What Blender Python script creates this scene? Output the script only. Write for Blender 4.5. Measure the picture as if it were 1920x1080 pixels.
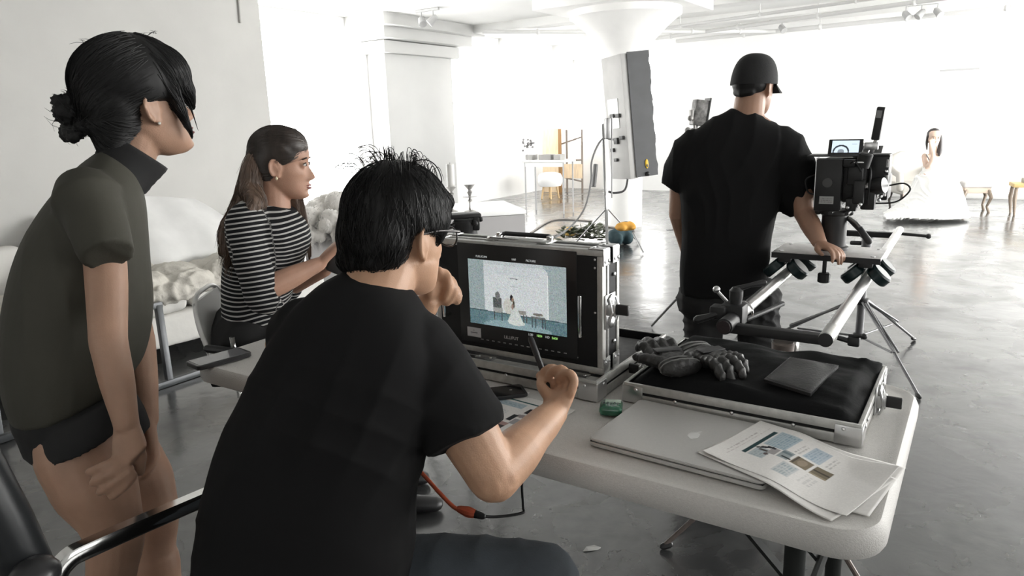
import bpy, bmesh, math, random
import numpy as np
from mathutils import Vector, Matrix, noise
from mathutils.bvhtree import BVHTree

random.seed(7); np.random.seed(7)
SC = bpy.context.scene
COL = SC.collection
for o in list(bpy.data.objects):
    bpy.data.objects.remove(o)

# ------------------------------------------------------------------ camera, world, exposure
F, PITCH, ROLL, CAMH = 1334.3, math.radians(13.1), math.radians(-1.85), 1.397
CP, SP, CR, SR = math.cos(PITCH), math.sin(PITCH), math.cos(ROLL), math.sin(ROLL)
R0 = Vector((1, 0, 0)); U0 = Vector((0, SP, CP)); F0 = Vector((0, CP, -SP))
cam_x = R0 * CR + U0 * SR
cam_y = U0 * CR - R0 * SR
cam_z = -F0
cd = bpy.data.cameras.new('camera'); cam = bpy.data.objects.new('camera', cd); COL.objects.link(cam)
cd.sensor_width = 36.0; cd.lens = 36.0 * F / 1920.0; cd.clip_start = 0.02; cd.clip_end = 100
cam.matrix_world = Matrix(((cam_x.x, cam_y.x, cam_z.x, 0), (cam_x.y, cam_y.y, cam_z.y, 0),
                           (cam_x.z, cam_y.z, cam_z.z, CAMH), (0, 0, 0, 1)))
SC.camera = cam
w = bpy.data.worlds.new('world'); SC.world = w; w.use_nodes = True
w.node_tree.nodes['Background'].inputs[0].default_value = (0.95, 0.97, 1.0, 1)
w.node_tree.nodes['Background'].inputs[1].default_value = 1.2
SC.view_settings.view_transform = 'Standard'
try: SC.view_settings.look = 'None'
except Exception: pass
SC.view_settings.exposure = 1.08
SC.view_settings.gamma = 1.0
SC.view_settings.use_curve_mapping = False
SC.cycles.use_denoising = True
SC.cycles.max_bounces = 8; SC.cycles.diffuse_bounces = 5; SC.cycles.glossy_bounces = 4
SC.cycles.transparent_max_bounces = 8
SC.cycles.sample_clamp_indirect = 6.0
WIN_SIDE, WIN_LEFT, WIN_BACK, WIN_FILL = 12.0, 4.5, 1.6, 1.0      # daylight through the windows; the last is fill added behind the camera

# ------------------------------------------------------------------ frames
YAW = -0.587                                        # the room and the table share these axes
E2 = Vector((math.cos(YAW), math.sin(YAW), 0))      # along the table, to the right
E1 = Vector((-math.sin(YAW), math.cos(YAW), 0))     # towards the far wall
T0 = Vector((-.962, 1.992, 0))
def RM(a, b, z=0.0): return E2 * a + E1 * b + Vector((0, 0, z))
def TL(x, y, z=0.0): return T0 + E2 * x + E1 * y + Vector((0, 0, z))
def ray(u, v):
    x, y = u - 960, v - 540
    a, b = x * CR + y * SR, -x * SR + y * CR
    d0, d2 = a / F, -b / F
    return Vector((d0, CP + d2 * SP, -SP + d2 * CP))
C0 = Vector((0, 0, CAMH))
def at_z(u, v, z):
    d = ray(u, v); return C0 + d * ((z - CAMH) / d.z)
def at_t(u, v, t): return C0 + ray(u, v) * t
class Plane:
    """a vertical plane through o along direction yaw; off moves to its right-hand side"""
    def __init__(s, o, yaw):
        s.o = Vector((o[0], o[1], 0)); s.d = Vector((math.cos(yaw), math.sin(yaw), 0)); s.n = Vector((math.sin(yaw), -math.cos(yaw), 0))
    def __call__(s, u, v, off=0.0):
        r = ray(u, v); o = s.o + s.n * off
        return C0 + r * ((o - C0).dot(s.n) / r.dot(s.n))

# ------------------------------------------------------------------ materials
def srgb(r, g, b):
    f = lambda c: (c / 255 / 12.92) if c / 255 <= .04045 else ((c / 255 + .055) / 1.055) ** 2.4
    return (f(r), f(g), f(b))
MATS = {}
def mat(name, col, rough=.6, metal=0.0, var=0.0, scale=8.0, bump=0.0, bscale=60.0, spec=.5, emit=None, estr=0.0, trans=0.0, coat=0.0, sheen=0.0, stretch=None, alpha=1.0, sss=0.0):
    if name in MATS: return MATS[name]
    m = bpy.data.materials.new(name); m.use_nodes = True; nt = m.node_tree; N, L = nt.nodes, nt.links
    b = N['Principled BSDF']
    b.inputs['Base Color'].default_value = (*col, 1); b.inputs['Roughness'].default_value = rough; b.inputs['Metallic'].default_value = metal
    b.inputs['Specular IOR Level'].default_value = spec
    if trans: b.inputs['Transmission Weight'].default_value = trans
    if coat: b.inputs['Coat Weight'].default_value = coat; b.inputs['Coat Roughness'].default_value = .12
    if sheen: b.inputs['Sheen Weight'].default_value = sheen; b.inputs['Sheen Roughness'].default_value = .5
    if sss: b.inputs['Subsurface Weight'].default_value = sss; b.inputs['Subsurface Radius'].default_value = (.012, .005, .003)
    if alpha < 1: b.inputs['Alpha'].default_value = alpha
    if emit: b.inputs['Emission Color'].default_value = (*emit, 1); b.inputs['Emission Strength'].default_value = estr
    if var or bump:
        tc = N.new('ShaderNodeTexCoord'); mp = N.new('ShaderNodeMapping'); L.new(tc.outputs['Object'], mp.inputs[0])
        if stretch: mp.inputs['Scale'].default_value = stretch
    if var:
        n = N.new('ShaderNodeTexNoise'); n.inputs['Scale'].default_value = scale; n.inputs['Detail'].default_value = 5; L.new(mp.outputs[0], n.inputs['Vector'])
        r = N.new('ShaderNodeValToRGB'); L.new(n.outputs['Fac'], r.inputs[0])
        r.color_ramp.elements[0].position = .3; r.color_ramp.elements[1].position = .7
        r.color_ramp.elements[0].color = (*[c * (1 - var) for c in col], 1); r.color_ramp.elements[1].color = (*[min(1, c * (1 + var)) for c in col], 1)
        L.new(r.outputs[0], b.inputs['Base Color'])
    if bump:
        n2 = N.new('ShaderNodeTexNoise'); n2.inputs['Scale'].default_value = bscale; n2.inputs['Detail'].default_value = 4; L.new(mp.outputs[0], n2.inputs['Vector'])
        bp = N.new('ShaderNodeBump'); bp.inputs['Strength'].default_value = bump; bp.inputs['Distance'].default_value = .01
        L.new(n2.outputs['Fac'], bp.inputs['Height']); L.new(bp.outputs[0], b.inputs['Normal'])
    MATS[name] = m; return m
def attr_mat(name, rough=.6, emission=0.0, spec=.4):
    if name in MATS: return MATS[name]
    m = bpy.data.materials.new(name); m.use_nodes = True; N, L = m.node_tree.nodes, m.node_tree.links
    b = N['Principled BSDF']; a = N.new('ShaderNodeAttribute'); a.attribute_name = 'Col'
    b.inputs['Roughness'].default_value = rough; b.inputs['Specular IOR Level'].default_value = spec
    if emission:
        L.new(a.outputs['Color'], b.inputs['Emission Color']); b.inputs['Emission Strength'].default_value = emission; b.inputs['Base Color'].default_value = (.01, .01, .01, 1)
    else: L.new(a.outputs['Color'], b.inputs['Base Color'])
    MATS[name] = m; return m

# ------------------------------------------------------------------ meshes
class MB:
    def __init__(s): s.v = []; s.f = []
    def add(s, vs, fs):
        n = len(s.v); s.v += [Vector(p) for p in vs]; s.f += [tuple(i + n for i in f) for f in fs]; return s
    def bm(s, b):
        b.verts.ensure_lookup_table(); b.verts.index_update()
        s.add([v.co.copy() for v in b.verts], [[v.index for v in f.verts] for f in b.faces]); b.free(); return s
    def box(s, c, d, yaw=0.0, bev=0.0, rot=None, seg=2):
        b = bmesh.new(); bmesh.ops.create_cube(b, size=1); bmesh.ops.scale(b, vec=d, verts=b.verts)
        if bev: bmesh.ops.bevel(b, geom=list(b.edges), offset=bev, segments=seg, affect='EDGES', profile=.5)
        M = Matrix.Translation(c) @ (rot.to_4x4() if rot else Matrix.Rotation(yaw, 4, 'Z'))
        bmesh.ops.transform(b, matrix=M, verts=b.verts); return s.bm(b)
    def tube(s, pts, r, n=10, cap=True):
        pts = [Vector(p) for p in pts]; rs = r if isinstance(r, (list, tuple)) else [r] * len(pts)
        rings = []; prev = None
        for i, p in enumerate(pts):
            t = (pts[min(i + 1, len(pts) - 1)] - pts[max(i - 1, 0)]).normalized()
            if prev is None:
                a = Vector((0, 0, 1)) if abs(t.z) < .9 else Vector((1, 0, 0)); x = t.cross(a).normalized()
            else: x = (prev - t * prev.dot(t)).normalized()
            prev = x; y = t.cross(x)
            rr = rs[i]; ra, rb = rr if isinstance(rr, (tuple, list)) else (rr, rr)
            rings.append([p + x * math.cos(k * 2 * math.pi / n) * ra + y * math.sin(k * 2 * math.pi / n) * rb for k in range(n)])
        return s.rings(rings, cap)
    def rings(s, rings, cap=True, closed=False):
        n = len(rings[0]); vs = [p for r in rings for p in r]; fs = []
        m = len(rings)
        for i in range(m - 1 + (1 if closed else 0)):
            a, b = i * n, ((i + 1) % m) * n
            for k in range(n): fs.append((a + k, a + (k + 1) % n, b + (k + 1) % n, b + k))
        if cap and not closed:
            fs.append(tuple(range(n - 1, -1, -1))); fs.append(tuple((m - 1) * n + k for k in range(n)))
        return s.add(vs, fs)
    def cyl(s, a, b, r, n=16, r2=None): return s.tube([a, b], [r, r if r2 is None else r2], n)
    def lathe(s, c, prof, n=24, axis=None):
        q = Vector((0, 0, 1)).rotation_difference(Vector(axis).normalized()) if axis else None
        rings = []
        for (r, z) in prof:
            ring = [Vector((r * math.cos(k * 2 * math.pi / n), r * math.sin(k * 2 * math.pi / n), z)) for k in range(n)]
            rings.append([Vector(c) + (q @ p if q else p) for p in ring])
        return s.rings(rings)
    def ell(s, c, r, rot=None, nu=16, nv=10):
        vs = []; fs = []
        for j in range(nv + 1):
            ph = math.pi * j / nv - math.pi / 2
            for i in range(nu):
                th = 2 * math.pi * i / nu
                p = Vector((r[0] * math.cos(ph) * math.cos(th), r[1] * math.cos(ph) * math.sin(th), r[2] * math.sin(ph)))
                vs.append(Vector(c) + (rot @ p if rot else p))
        for j in range(nv):
            for i in range(nu): fs.append((j * nu + i, j * nu + (i + 1) % nu, (j + 1) * nu + (i + 1) % nu, (j + 1) * nu + i))
        return s.add(vs, fs)
    def prism(s, poly, z0, z1, M=None):
        """polygon in xy, extruded z0..z1, then transformed"""
        n = len(poly); vs = [Vector((x, y, z)) for z in (z0, z1) for (x, y) in poly]
        if M: vs = [M @ p for p in vs]
        fs = [tuple(range(n - 1, -1, -1)), tuple(range(n, 2 * n))] + [(k, (k + 1) % n, n + (k + 1) % n, n + k) for k in range(n)]
        return s.add(vs, fs)
    def limb(s, pts, rads, side=None, n=14, sub=0, flat=False):
        """tapered flesh tube with domed ends; radius may be (along side, across)"""
        pts = [Vector(p) for p in pts]; rr = [(r, r) if not isinstance(r, (tuple, list)) else tuple(r) for r in rads]
        if sub:
            P2, R2 = [], []
            for i in range(len(pts) - 1):
                p0 = pts[max(i - 1, 0)]; p1 = pts[i]; p2 = pts[i + 1]; p3 = pts[min(i + 2, len(pts) - 1)]
                for k in range(sub):
                    t = k / sub; t2, t3 = t * t, t * t * t
                    P2.append(.5 * ((2 * p1) + (p2 - p0) * t + (2 * p0 - 5 * p1 + 4 * p2 - p3) * t2 + (3 * p1 - p0 - 3 * p2 + p3) * t3))
                    st = t * t * (3 - 2 * t); R2.append(tuple(rr[i][j] * (1 - st) + rr[i + 1][j] * st for j in (0, 1)))
            P2.append(pts[-1]); R2.append(rr[-1]); pts, rr = P2, R2
        d0 = (pts[0] - pts[1]).normalized(); d1 = (pts[-1] - pts[-2]).normalized()
        P = [pts[0] + d0 * min(rr[0]) * k for k in (.97, .7)] + pts + [pts[-1] + d1 * min(rr[-1]) * k for k in (.7, .97)]
        Rr = [tuple(x * k for x in rr[0]) for k in (.25, .7)] + rr + [tuple(x * k for x in rr[-1]) for k in (.7, .25)]
        if flat: P, Rr = P[:-2], Rr[:-2]
        rings = []; prev = None
        for i, p in enumerate(P):
            t = (P[min(i + 1, len(P) - 1)] - P[max(i - 1, 0)]).normalized()
            if side is not None: x = (Vector(side) - t * Vector(side).dot(t)).normalized()
            elif prev is None:
                a = Vector((0, 0, 1)) if abs(t.z) < .9 else Vector((1, 0, 0)); x = t.cross(a).normalized()
            else: x = (prev - t * prev.dot(t)).normalized()
            prev = x; y = t.cross(x)
            rings.append([p + x * math.cos(k * 2 * math.pi / n) * Rr[i][0] + y * math.sin(k * 2 * math.pi / n) * Rr[i][1] for k in range(n)])
        return s.rings(rings)
    def loft(s, secs, n=28, dome=True, p=2.3):
        """secs: (center, half vector x, half vector y); superellipse rings"""
        rings = []
        S = [(Vector(c), Vector(a), Vector(b)) for c, a, b in secs]
        if dome:
            c, a, b = S[0]; d = (c - S[1][0]).normalized() * min(a.length, b.length) * .35
            S = [(c + d, a * .35, b * .35), (c + d * .7, a * .75, b * .75)] + S
            c, a, b = S[-1]; d = (c - S[-2][0]).normalized() * min(a.length, b.length) * .25
            S = S + [(c + d * .6, a * .8, b * .8), (c + d, a * .4, b * .4)]
        for c, a, b in S:
            r = []
            for k in range(n):
                th = 2 * math.pi * k / n; ct, st = math.cos(th), math.sin(th)
                r.append(c + a * math.copysign(abs(ct) ** (2 / p), ct) + b * math.copysign(abs(st) ** (2 / p), st))
            rings.append(r)
        return s.rings(rings)
    def mesh(s, name, smooth=False):
        me = bpy.data.meshes.new(name); me.from_pydata([tuple(p) for p in s.v], [], s.f)
        b = bmesh.new(); b.from_mesh(me); bmesh.ops.recalc_face_normals(b, faces=b.faces); b.to_mesh(me); b.free()
        if smooth: set_smooth(me)
        return me
def set_smooth(me, ang=None):
    me.polygons.foreach_set('use_smooth', [True] * len(me.polygons))
    if ang is not None:
        b = bmesh.new(); b.from_mesh(me)
        for e in b.edges:
            if len(e.link_faces) == 2 and e.calc_face_angle(0) > ang: e.smooth = False
        b.to_mesh(me); b.free()
def interp_secs(secs, k=4):
    out = []
    S = [(Vector(c), Vector(a), Vector(b)) for c, a, b in secs]
    for i in range(len(S) - 1):
        for j in range(k):
            t = j / k; q = []
            for m in range(3):
                p0, p1, p2, p3 = S[max(i - 1, 0)][m], S[i][m], S[i + 1][m], S[min(i + 2, len(S) - 1)][m]
                q.append(.5 * ((2 * p1) + (p2 - p0) * t + (2 * p0 - 5 * p1 + 4 * p2 - p3) * t * t + (3 * p1 - p0 - 3 * p2 + p3) * t ** 3))
            out.append(tuple(q))
    out.append(S[-1]); return out

# ------------------------------------------------------------------ scene objects
def thing(name, label, cat, loc=(0, 0, 0), rotz=0.0, group=None):
    o = bpy.data.objects.new(name, None); COL.objects.link(o)
    o.location = loc; o.rotation_euler = (0, 0, rotz); o.empty_display_size = .05
    o['label'] = label; o['category'] = cat
    if group: o['group'] = group
    o['_M'] = [x for row in (Matrix.Translation(loc) @ Matrix.Rotation(rotz, 4, 'Z')) for x in row]
    return o
def frame_of(p):
    while p is not None:
        if '_M' in p.keys():
            m = list(p['_M']); return Matrix((m[0:4], m[4:8], m[8:12], m[12:16]))
        p = p.parent
    return Matrix.Identity(4)
def link(name, me, m, parent=None, world=False, label=None, kind=None):
    o = bpy.data.objects.new(name, me); COL.objects.link(o)
    if m is not None and not me.materials: me.materials.append(m)
    if parent is not None:
        o.parent = parent
        if world: me.transform(frame_of(parent).inverted())
    if label: o['label'] = label
    if kind: o['kind'] = kind
    return o
def obj(name, mb, m, parent=None, world=False, label=None, smooth=30, kind=None):
    me = mb.mesh(name)
    if smooth: set_smooth(me, math.radians(smooth))
    return link(name, me, m, parent, world, label, kind)
def struct(name, mb, m, parent=None, label=None, smooth=30):
    o = obj(name, mb, m, parent, False, label, smooth)
    if parent is None: o['kind'] = 'structure'
    return o
def tag(o, label, cat, group=None, kind=None):
    o['label'] = label; o['category'] = cat
    if group: o['group'] = group
    if kind: o['kind'] = kind
    return o
def dup(root, loc=None, rotz=None, label=None):
    def cp(o, par):
        c = o.copy(); COL.objects.link(c)
        if par is not None: c.parent = par
        for ch in list(o.children): cp(ch, c)
        return c
    r = cp(root, None)
    if loc is not None: r.location = loc
    if rotz is not None: r.rotation_euler = (0, 0, rotz)
    if label: r['label'] = label
    return r
def remesh(mb, voxel, smooth=4, name='body', pre=None, inflate=0.0):
    """union of closed overlapping shapes as one continuous surface"""
    me = mb.mesh(name); o = bpy.data.objects.new('tmp', me); COL.objects.link(o)
    r = o.modifiers.new('r', 'REMESH'); r.mode = 'VOXEL'; r.voxel_size = voxel
    if smooth:
        sm = o.modifiers.new('s', 'SMOOTH'); sm.factor = .5; sm.iterations = smooth
    dg = bpy.context.evaluated_depsgraph_get(); dg.update()
    out = bpy.data.meshes.new_from_object(o.evaluated_get(dg)); out.name = name
    bpy.data.objects.remove(o); bpy.data.meshes.remove(me)
    out.materials.clear(); set_smooth(out)
    return out
def get_co(me):
    a = np.empty(len(me.vertices) * 3, np.float32); me.vertices.foreach_get('co', a); return a.reshape(-1, 3).astype(float)
def get_no(me):
    a = np.empty(len(me.vertices) * 3, np.float32); me.vertex_normals.foreach_get('vector', a); return a.reshape(-1, 3).astype(float)
def set_co(me, a): me.vertices.foreach_set('co', a.astype(np.float32).ravel()); me.update()
def waves(p, dirs, seed=0):
    """cloth-like fold height from a few warped sine waves"""
    rs = np.random.RandomState(seed); h = np.zeros(len(p))
    for d, wl, amp in dirs:
        d = np.array(d, float); d /= np.linalg.norm(d)
        warp = sum(np.sin(p @ (rs.randn(3) * 9) + rs.rand() * 6.28) for _ in range(3)) * .5
        m = .5 + .5 * np.sin(p @ (rs.randn(3) * 7) + rs.rand() * 6.28)
        s = np.sin(2 * math.pi * (p @ d) / wl + warp * 2.2 + rs.rand() * 6.28)
        h += amp * m * (1 - np.abs(s)) ** 1.5
    return h
def fold(me, dirs, seed=0):
    p = get_co(me); n = get_no(me); set_co(me, p + n * waves(p, dirs, seed)[:, None])
def text(name, s, size, M, m, parent, world=True, extrude=.0003):
    c = bpy.data.curves.new(name, 'FONT'); c.body = s; c.size = size; c.align_x = 'CENTER'; c.align_y = 'CENTER'; c.extrude = extrude
    o = bpy.data.objects.new(name, c); COL.objects.link(o)
    dg = bpy.context.evaluated_depsgraph_get(); dg.update()
    me = bpy.data.meshes.new_from_object(o.evaluated_get(dg)); bpy.data.objects.remove(o)
    me.transform(M); me.materials.clear()
    return link(name, me, m, parent, world)
class Pic:
    def __init__(s, nx, ny, bg):
        s.a = np.tile(np.array(bg, float), (ny, nx, 1)); s.nx, s.ny = nx, ny
        s.Y, s.X = np.mgrid[0:ny, 0:nx]; s.X = (s.X + .5) / nx; s.Y = (s.Y + .5) / ny
    def put(s, m, c, k=1.0): s.a[m] = s.a[m] * (1 - k) + np.array(c) * k
    def rect(s, x0, y0, x1, y1, c, k=1.0): s.put((s.X >= x0) & (s.X < x1) & (s.Y >= y0) & (s.Y < y1), c, k)
    def ell(s, x, y, rx, ry, c, k=1.0): s.put(((s.X - x) / rx) ** 2 + ((s.Y - y) / ry) ** 2 < 1, c, k)
    def line(s, x0, y0, x1, y1, wd, c, k=1.0):
        ax = s.nx / s.ny; dx, dy = (x1 - x0) * ax, y1 - y0; L = dx * dx + dy * dy + 1e-12
        t = np.clip((((s.X - x0) * ax) * dx + (s.Y - y0) * dy) / L, 0, 1)
        s.put(np.hypot((s.X - x0) * ax - t * dx, s.Y - y0 - t * dy) < wd, c, k)
    def scrib(s, x0, y0, x1, y1, lines, c, seed=0, k=.8):
        """rows of small words"""
        rs = random.Random(seed)
        for i in range(lines):
            y = y0 + (y1 - y0) * (i + .5) / lines; x = x0
            while x < x1 - .01:
                wl = rs.uniform(.02, .07); s.rect(x, y - .25 * (y1 - y0) / lines, min(x + wl, x1), y + .25 * (y1 - y0) / lines, c, k * rs.uniform(.5, 1)); x += wl + .015
def pic_mesh(name, pic, w_, h_, M, zf=None, thick=0.0):
    nx, ny = pic.nx, pic.ny; vs = []
    for j in range(ny):
        for i in range(nx):
            x = i / (nx - 1) - .5; y = .5 - j / (ny - 1)
            vs.append((x * w_, y * h_, zf(x, y) if zf else 0.0))
    fs = [(j * nx + i, (j + 1) * nx + i, (j + 1) * nx + i + 1, j * nx + i + 1) for j in range(ny - 1) for i in range(nx - 1)]
    cols = pic.a.reshape(-1, 3)
    if thick:
        n = len(vs); edge = [i for i in range(nx)] + [j * nx + nx - 1 for j in range(1, ny)] + [(ny - 1) * nx + i for i in range(nx - 2, -1, -1)] + [j * nx for j in range(ny - 2, 0, -1)]
        vs += [(x, y, z - thick) for x, y, z in vs[:n]]; fs += [tuple(n + k for k in reversed(f)) for f in fs]; m = len(edge)
        for k in range(m): fs.append((edge[k], edge[(k + 1) % m], n + edge[(k + 1) % m], n + edge[k]))
        cols = np.concatenate([cols, cols * 0 + cols.mean(0)])
    me = bpy.data.meshes.new(name); me.from_pydata(vs, [], fs)
    at = me.color_attributes.new('Col', 'FLOAT_COLOR', 'POINT')
    at.data.foreach_set('color', np.concatenate([cols, np.ones((len(cols), 1))], 1).astype(np.float32).ravel())
    me.transform(M); set_smooth(me); return me
def basis(o, x, y, z=None):
    x = Vector(x).normalized(); y = Vector(y).normalized(); z = Vector(z).normalized() if z else x.cross(y).normalized()
    return Matrix(((x.x, y.x, z.x, o[0]), (x.y, y.y, z.y, o[1]), (x.z, y.z, z.z, o[2]), (0, 0, 0, 1)))
def spline(pts, k=6):
    pts = [Vector(p) for p in pts]; out = []
    for i in range(len(pts) - 1):
        p0, p1, p2, p3 = pts[max(i - 1, 0)], pts[i], pts[i + 1], pts[min(i + 2, len(pts) - 1)]
        for j in range(k):
            t = j / k; out.append(.5 * ((2 * p1) + (p2 - p0) * t + (2 * p0 - 5 * p1 + 4 * p2 - p3) * t * t + (3 * p1 - p0 - 3 * p2 + p3) * t ** 3))
    return out + [pts[-1]]
# ------------------------------------------------------------------ the room
def concrete(name):
    m = bpy.data.materials.new(name); m.use_nodes = True; N, L = m.node_tree.nodes, m.node_tree.links; b = N['Principled BSDF']
    tc = N.new('ShaderNodeTexCoord')
    def nz(s, d, dist=0.0):
        n = N.new('ShaderNodeTexNoise'); n.inputs['Scale'].default_value = s; n.inputs['Detail'].default_value = d; n.inputs['Distortion'].default_value = dist; L.new(tc.outputs['Object'], n.inputs['Vector']); return n
    def ramp(src, p0, c0, p1, c1):
        r = N.new('ShaderNodeValToRGB'); L.new(src, r.inputs[0]); r.color_ramp.elements[0].position = p0; r.color_ramp.elements[1].position = p1
        r.color_ramp.elements[0].color = (*c0, 1); r.color_ramp.elements[1].color = (*c1, 1); return r
    big = ramp(nz(.8, 5, .2).outputs['Fac'], .3, (.030, .031, .032), .72, (.064, .065, .065))
    fine = ramp(nz(14, 6).outputs['Fac'], .3, (.65, .65, .65), .75, (1.3, 1.3, 1.3))
    mx = N.new('ShaderNodeMixRGB'); mx.blend_type = 'MULTIPLY'; mx.inputs[0].default_value = 1; L.new(big.outputs[0], mx.inputs[1]); L.new(fine.outputs[0], mx.inputs[2])
    L.new(mx.outputs[0], b.inputs['Base Color'])
    rr = ramp(nz(2.6, 6, .5).outputs['Fac'], .3, (.13,) * 3, .72, (.42,) * 3); L.new(rr.outputs[0], b.inputs['Roughness'])
    b.inputs['Specular IOR Level'].default_value = .5
    b.inputs['Coat Weight'].default_value = .6; b.inputs['Coat Roughness'].default_value = .15; b.inputs['Coat IOR'].default_value = 1.6
    n = nz(7, 7, .4); bp = N.new('ShaderNodeBump'); bp.inputs['Strength'].default_value = .11; bp.inputs['Distance'].default_value = .02
    L.new(n.outputs['Fac'], bp.inputs['Height']); L.new(bp.outputs[0], b.inputs['Normal']); L.new(bp.outputs[0], b.inputs['Coat Normal']); return m
M_FLOOR = concrete('polished_concrete')
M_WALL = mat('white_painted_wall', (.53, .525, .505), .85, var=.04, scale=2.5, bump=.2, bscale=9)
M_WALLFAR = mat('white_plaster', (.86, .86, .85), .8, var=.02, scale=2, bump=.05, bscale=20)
M_CEIL = mat('white_ceiling_paint', (.84, .84, .825), .85, var=.03, scale=1.5)
M_FRAME = mat('white_window_frame', (.8, .8, .79), .5)
def pane_mat(name, s):
    m = bpy.data.materials.new(name); m.use_nodes = True; b = m.node_tree.nodes['Principled BSDF']
    b.inputs['Base Color'].default_value = (.8, .8, .8, 1); b.inputs['Roughness'].default_value = .4
    b.inputs['Emission Color'].default_value = (1, .995, .975, 1); b.inputs['Emission Strength'].default_value = s; return m
A_PART, A_LEFT, A_RIGHT, B_BACK, B_FRONT, ZC = -5.05, -7.7, 4.6, 13.35, -4.2, 2.9
def rbox(mb, a0, a1, b0, b1, z0, z1, bev=0.0):
    return mb.box(RM((a0 + a1) / 2, (b0 + b1) / 2, (z0 + z1) / 2), (a1 - a0, b1 - b0, z1 - z0), YAW, bev)
struct('floor', rbox(MB(), A_LEFT - .4, A_RIGHT + .4, B_FRONT - .3, B_BACK + .4, -.2, 0), M_FLOOR)
ceil = struct('ceiling', rbox(MB(), A_LEFT - .4, A_RIGHT + .4, B_FRONT - .3, B_BACK + .4, ZC, ZC + .2), M_CEIL)
for b_ in (9.75, 11.55):
    obj('ceiling_beam', rbox(MB(), A_LEFT, A_RIGHT, b_ - .16, b_ + .16, ZC - .12, ZC + .01, .01), M_CEIL, ceil)
def wall_with_holes(along, fixed, t, lo, hi, holes, z1=ZC):
    """wall slab pieces around openings; holes are (start, end, z0, z1) along the wall"""
    mb = MB(); cur = lo
    def piece(s0, s1, za, zb):
        if s1 - s0 < 1e-4 or zb - za < 1e-4: return
        if along == 'b': rbox(mb, min(fixed, fixed + t), max(fixed, fixed + t), s0, s1, za, zb)
        else: rbox(mb, s0, s1, min(fixed, fixed + t), max(fixed, fixed + t), za, zb)
    for (s0, s1, za, zb) in sorted(holes):
        piece(cur, s0, 0, z1); piece(s0, s1, 0, za); piece(s0, s1, zb, z1); cur = s1
    piece(cur, hi, 0, z1); return mb
win_n = [0]
def window(along, fixed, t, s0, s1, z0, z1, strength, nx=3, nz=2):
    win_n[0] += 1; f = MB(); mid = fixed + t * .6
    def bar(sa, sb, za, zb, d=.07):
        if along == 'b': rbox(f, mid - d / 2, mid + d / 2, sa, sb, za, zb)
        else: rbox(f, sa, sb, mid - d / 2, mid + d / 2, za, zb)
    for s in (s0, s1 - .06): bar(s, s + .06, z0, z1)
    for z in (z0, z1 - .06): bar(s0, s1, z, z + .06)
    for i in range(1, nx): bar(s0 + (s1 - s0) * i / nx - .02, s0 + (s1 - s0) * i / nx + .02, z0, z1, .05)
    for i in range(1, nz): bar(s0, s1, z0 + (z1 - z0) * i / nz - .02, z0 + (z1 - z0) * i / nz + .02, .05)
    o = struct('window_%d' % win_n[0], f, M_FRAME)
    pm = MATS.get('pane%g' % strength) or pane_mat('frosted_daylit_glass', strength); MATS['pane%g' % strength] = pm
    for i in range(nx):
        for k in range(nz):
            p = MB(); sa, sb = s0 + (s1 - s0) * i / nx + .015, s0 + (s1 - s0) * (i + 1) / nx - .015; za, zb = z0 + (z1 - z0) * k / nz + .015, z0 + (z1 - z0) * (k + 1) / nz - .015
            if along == 'b': rbox(p, mid - .006, mid + .006, sa, sb, za, zb)
            else: rbox(p, sa, sb, mid - .006, mid + .006, za, zb)
            obj('pane', p, pm, o, smooth=0)
# left partition (the grey-white wall behind the two women), the window wall beyond it, back, right and front walls
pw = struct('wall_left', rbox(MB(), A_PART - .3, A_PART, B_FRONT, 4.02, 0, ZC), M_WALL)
hl = [(4.25, 7.85, .25, 2.75), (9.6, 13.0, .75, 2.75)]
struct('wall_far_left', wall_with_holes('b', A_LEFT, -.3, B_FRONT, B_BACK + .3, hl), M_WALLFAR)
for h, k_ in zip(hl, (1, .4)): window('b', A_LEFT, -.3, *h, WIN_LEFT * k_)
hb = [(-7.3, -5.2, .9, 2.6), (1.6, 4.2, .9, 2.6)]
struct('wall_back', wall_with_holes('a', B_BACK, .3, A_LEFT - .3, A_RIGHT + .3, hb), M_WALLFAR)
for h in hb: window('a', B_BACK, .3, *h, WIN_BACK)
hr = [(.6, 3.2, .5, 2.7), (3.9, 6.5, .5, 2.7), (7.0, 9.6, .5, 2.7), (10.1, 12.8, .5, 2.7)]
struct('wall_right', wall_with_holes('b', A_RIGHT, .3, B_FRONT, B_BACK, hr), M_WALLFAR)
for i, h in enumerate(hr): window('b', A_RIGHT, .3, *h, (WIN_SIDE * .16, WIN_SIDE * .36, WIN_SIDE, WIN_SIDE * 1.2)[i])
hf = [(-3.0, -.8, .9, 2.5), (1.0, 3.4, .9, 2.5)]
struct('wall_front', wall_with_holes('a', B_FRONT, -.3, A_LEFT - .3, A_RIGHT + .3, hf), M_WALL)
for h in hf: window('a', B_FRONT, -.3, *h, WIN_FILL)  # unseen glowing windows, added behind the camera to brighten the near side
struct('baseboard_back', rbox(MB(), -5.0, A_RIGHT, B_BACK - .02, B_BACK + .01, 0, .09, .004), mat('grey_baseboard', (.5, .5, .49), .6))
# pilaster on the window wall with its flared cap
pil = rbox(MB(), A_LEFT - .02, A_LEFT + .35, 7.95, 9.5, 0, 2.42, .01)
for k, (dz, g) in enumerate(((2.42, .1), (2.6, .25), (2.75, .4))): rbox(pil, A_LEFT - .02, A_LEFT + .35 + g, 7.95 - g, 9.5 + g, dz, dz + .17, .015)
struct('trim_1', pil, mat('pilaster_paint', (.62, .62, .61), .8, var=.02, scale=3))
# slot in the far wall
struct('trim_2', rbox(MB(), -.74, -.22, B_BACK - .012, B_BACK + .01, 1.955, 1.985), mat('slot_grey', (.42, .42, .42), .7))
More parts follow.
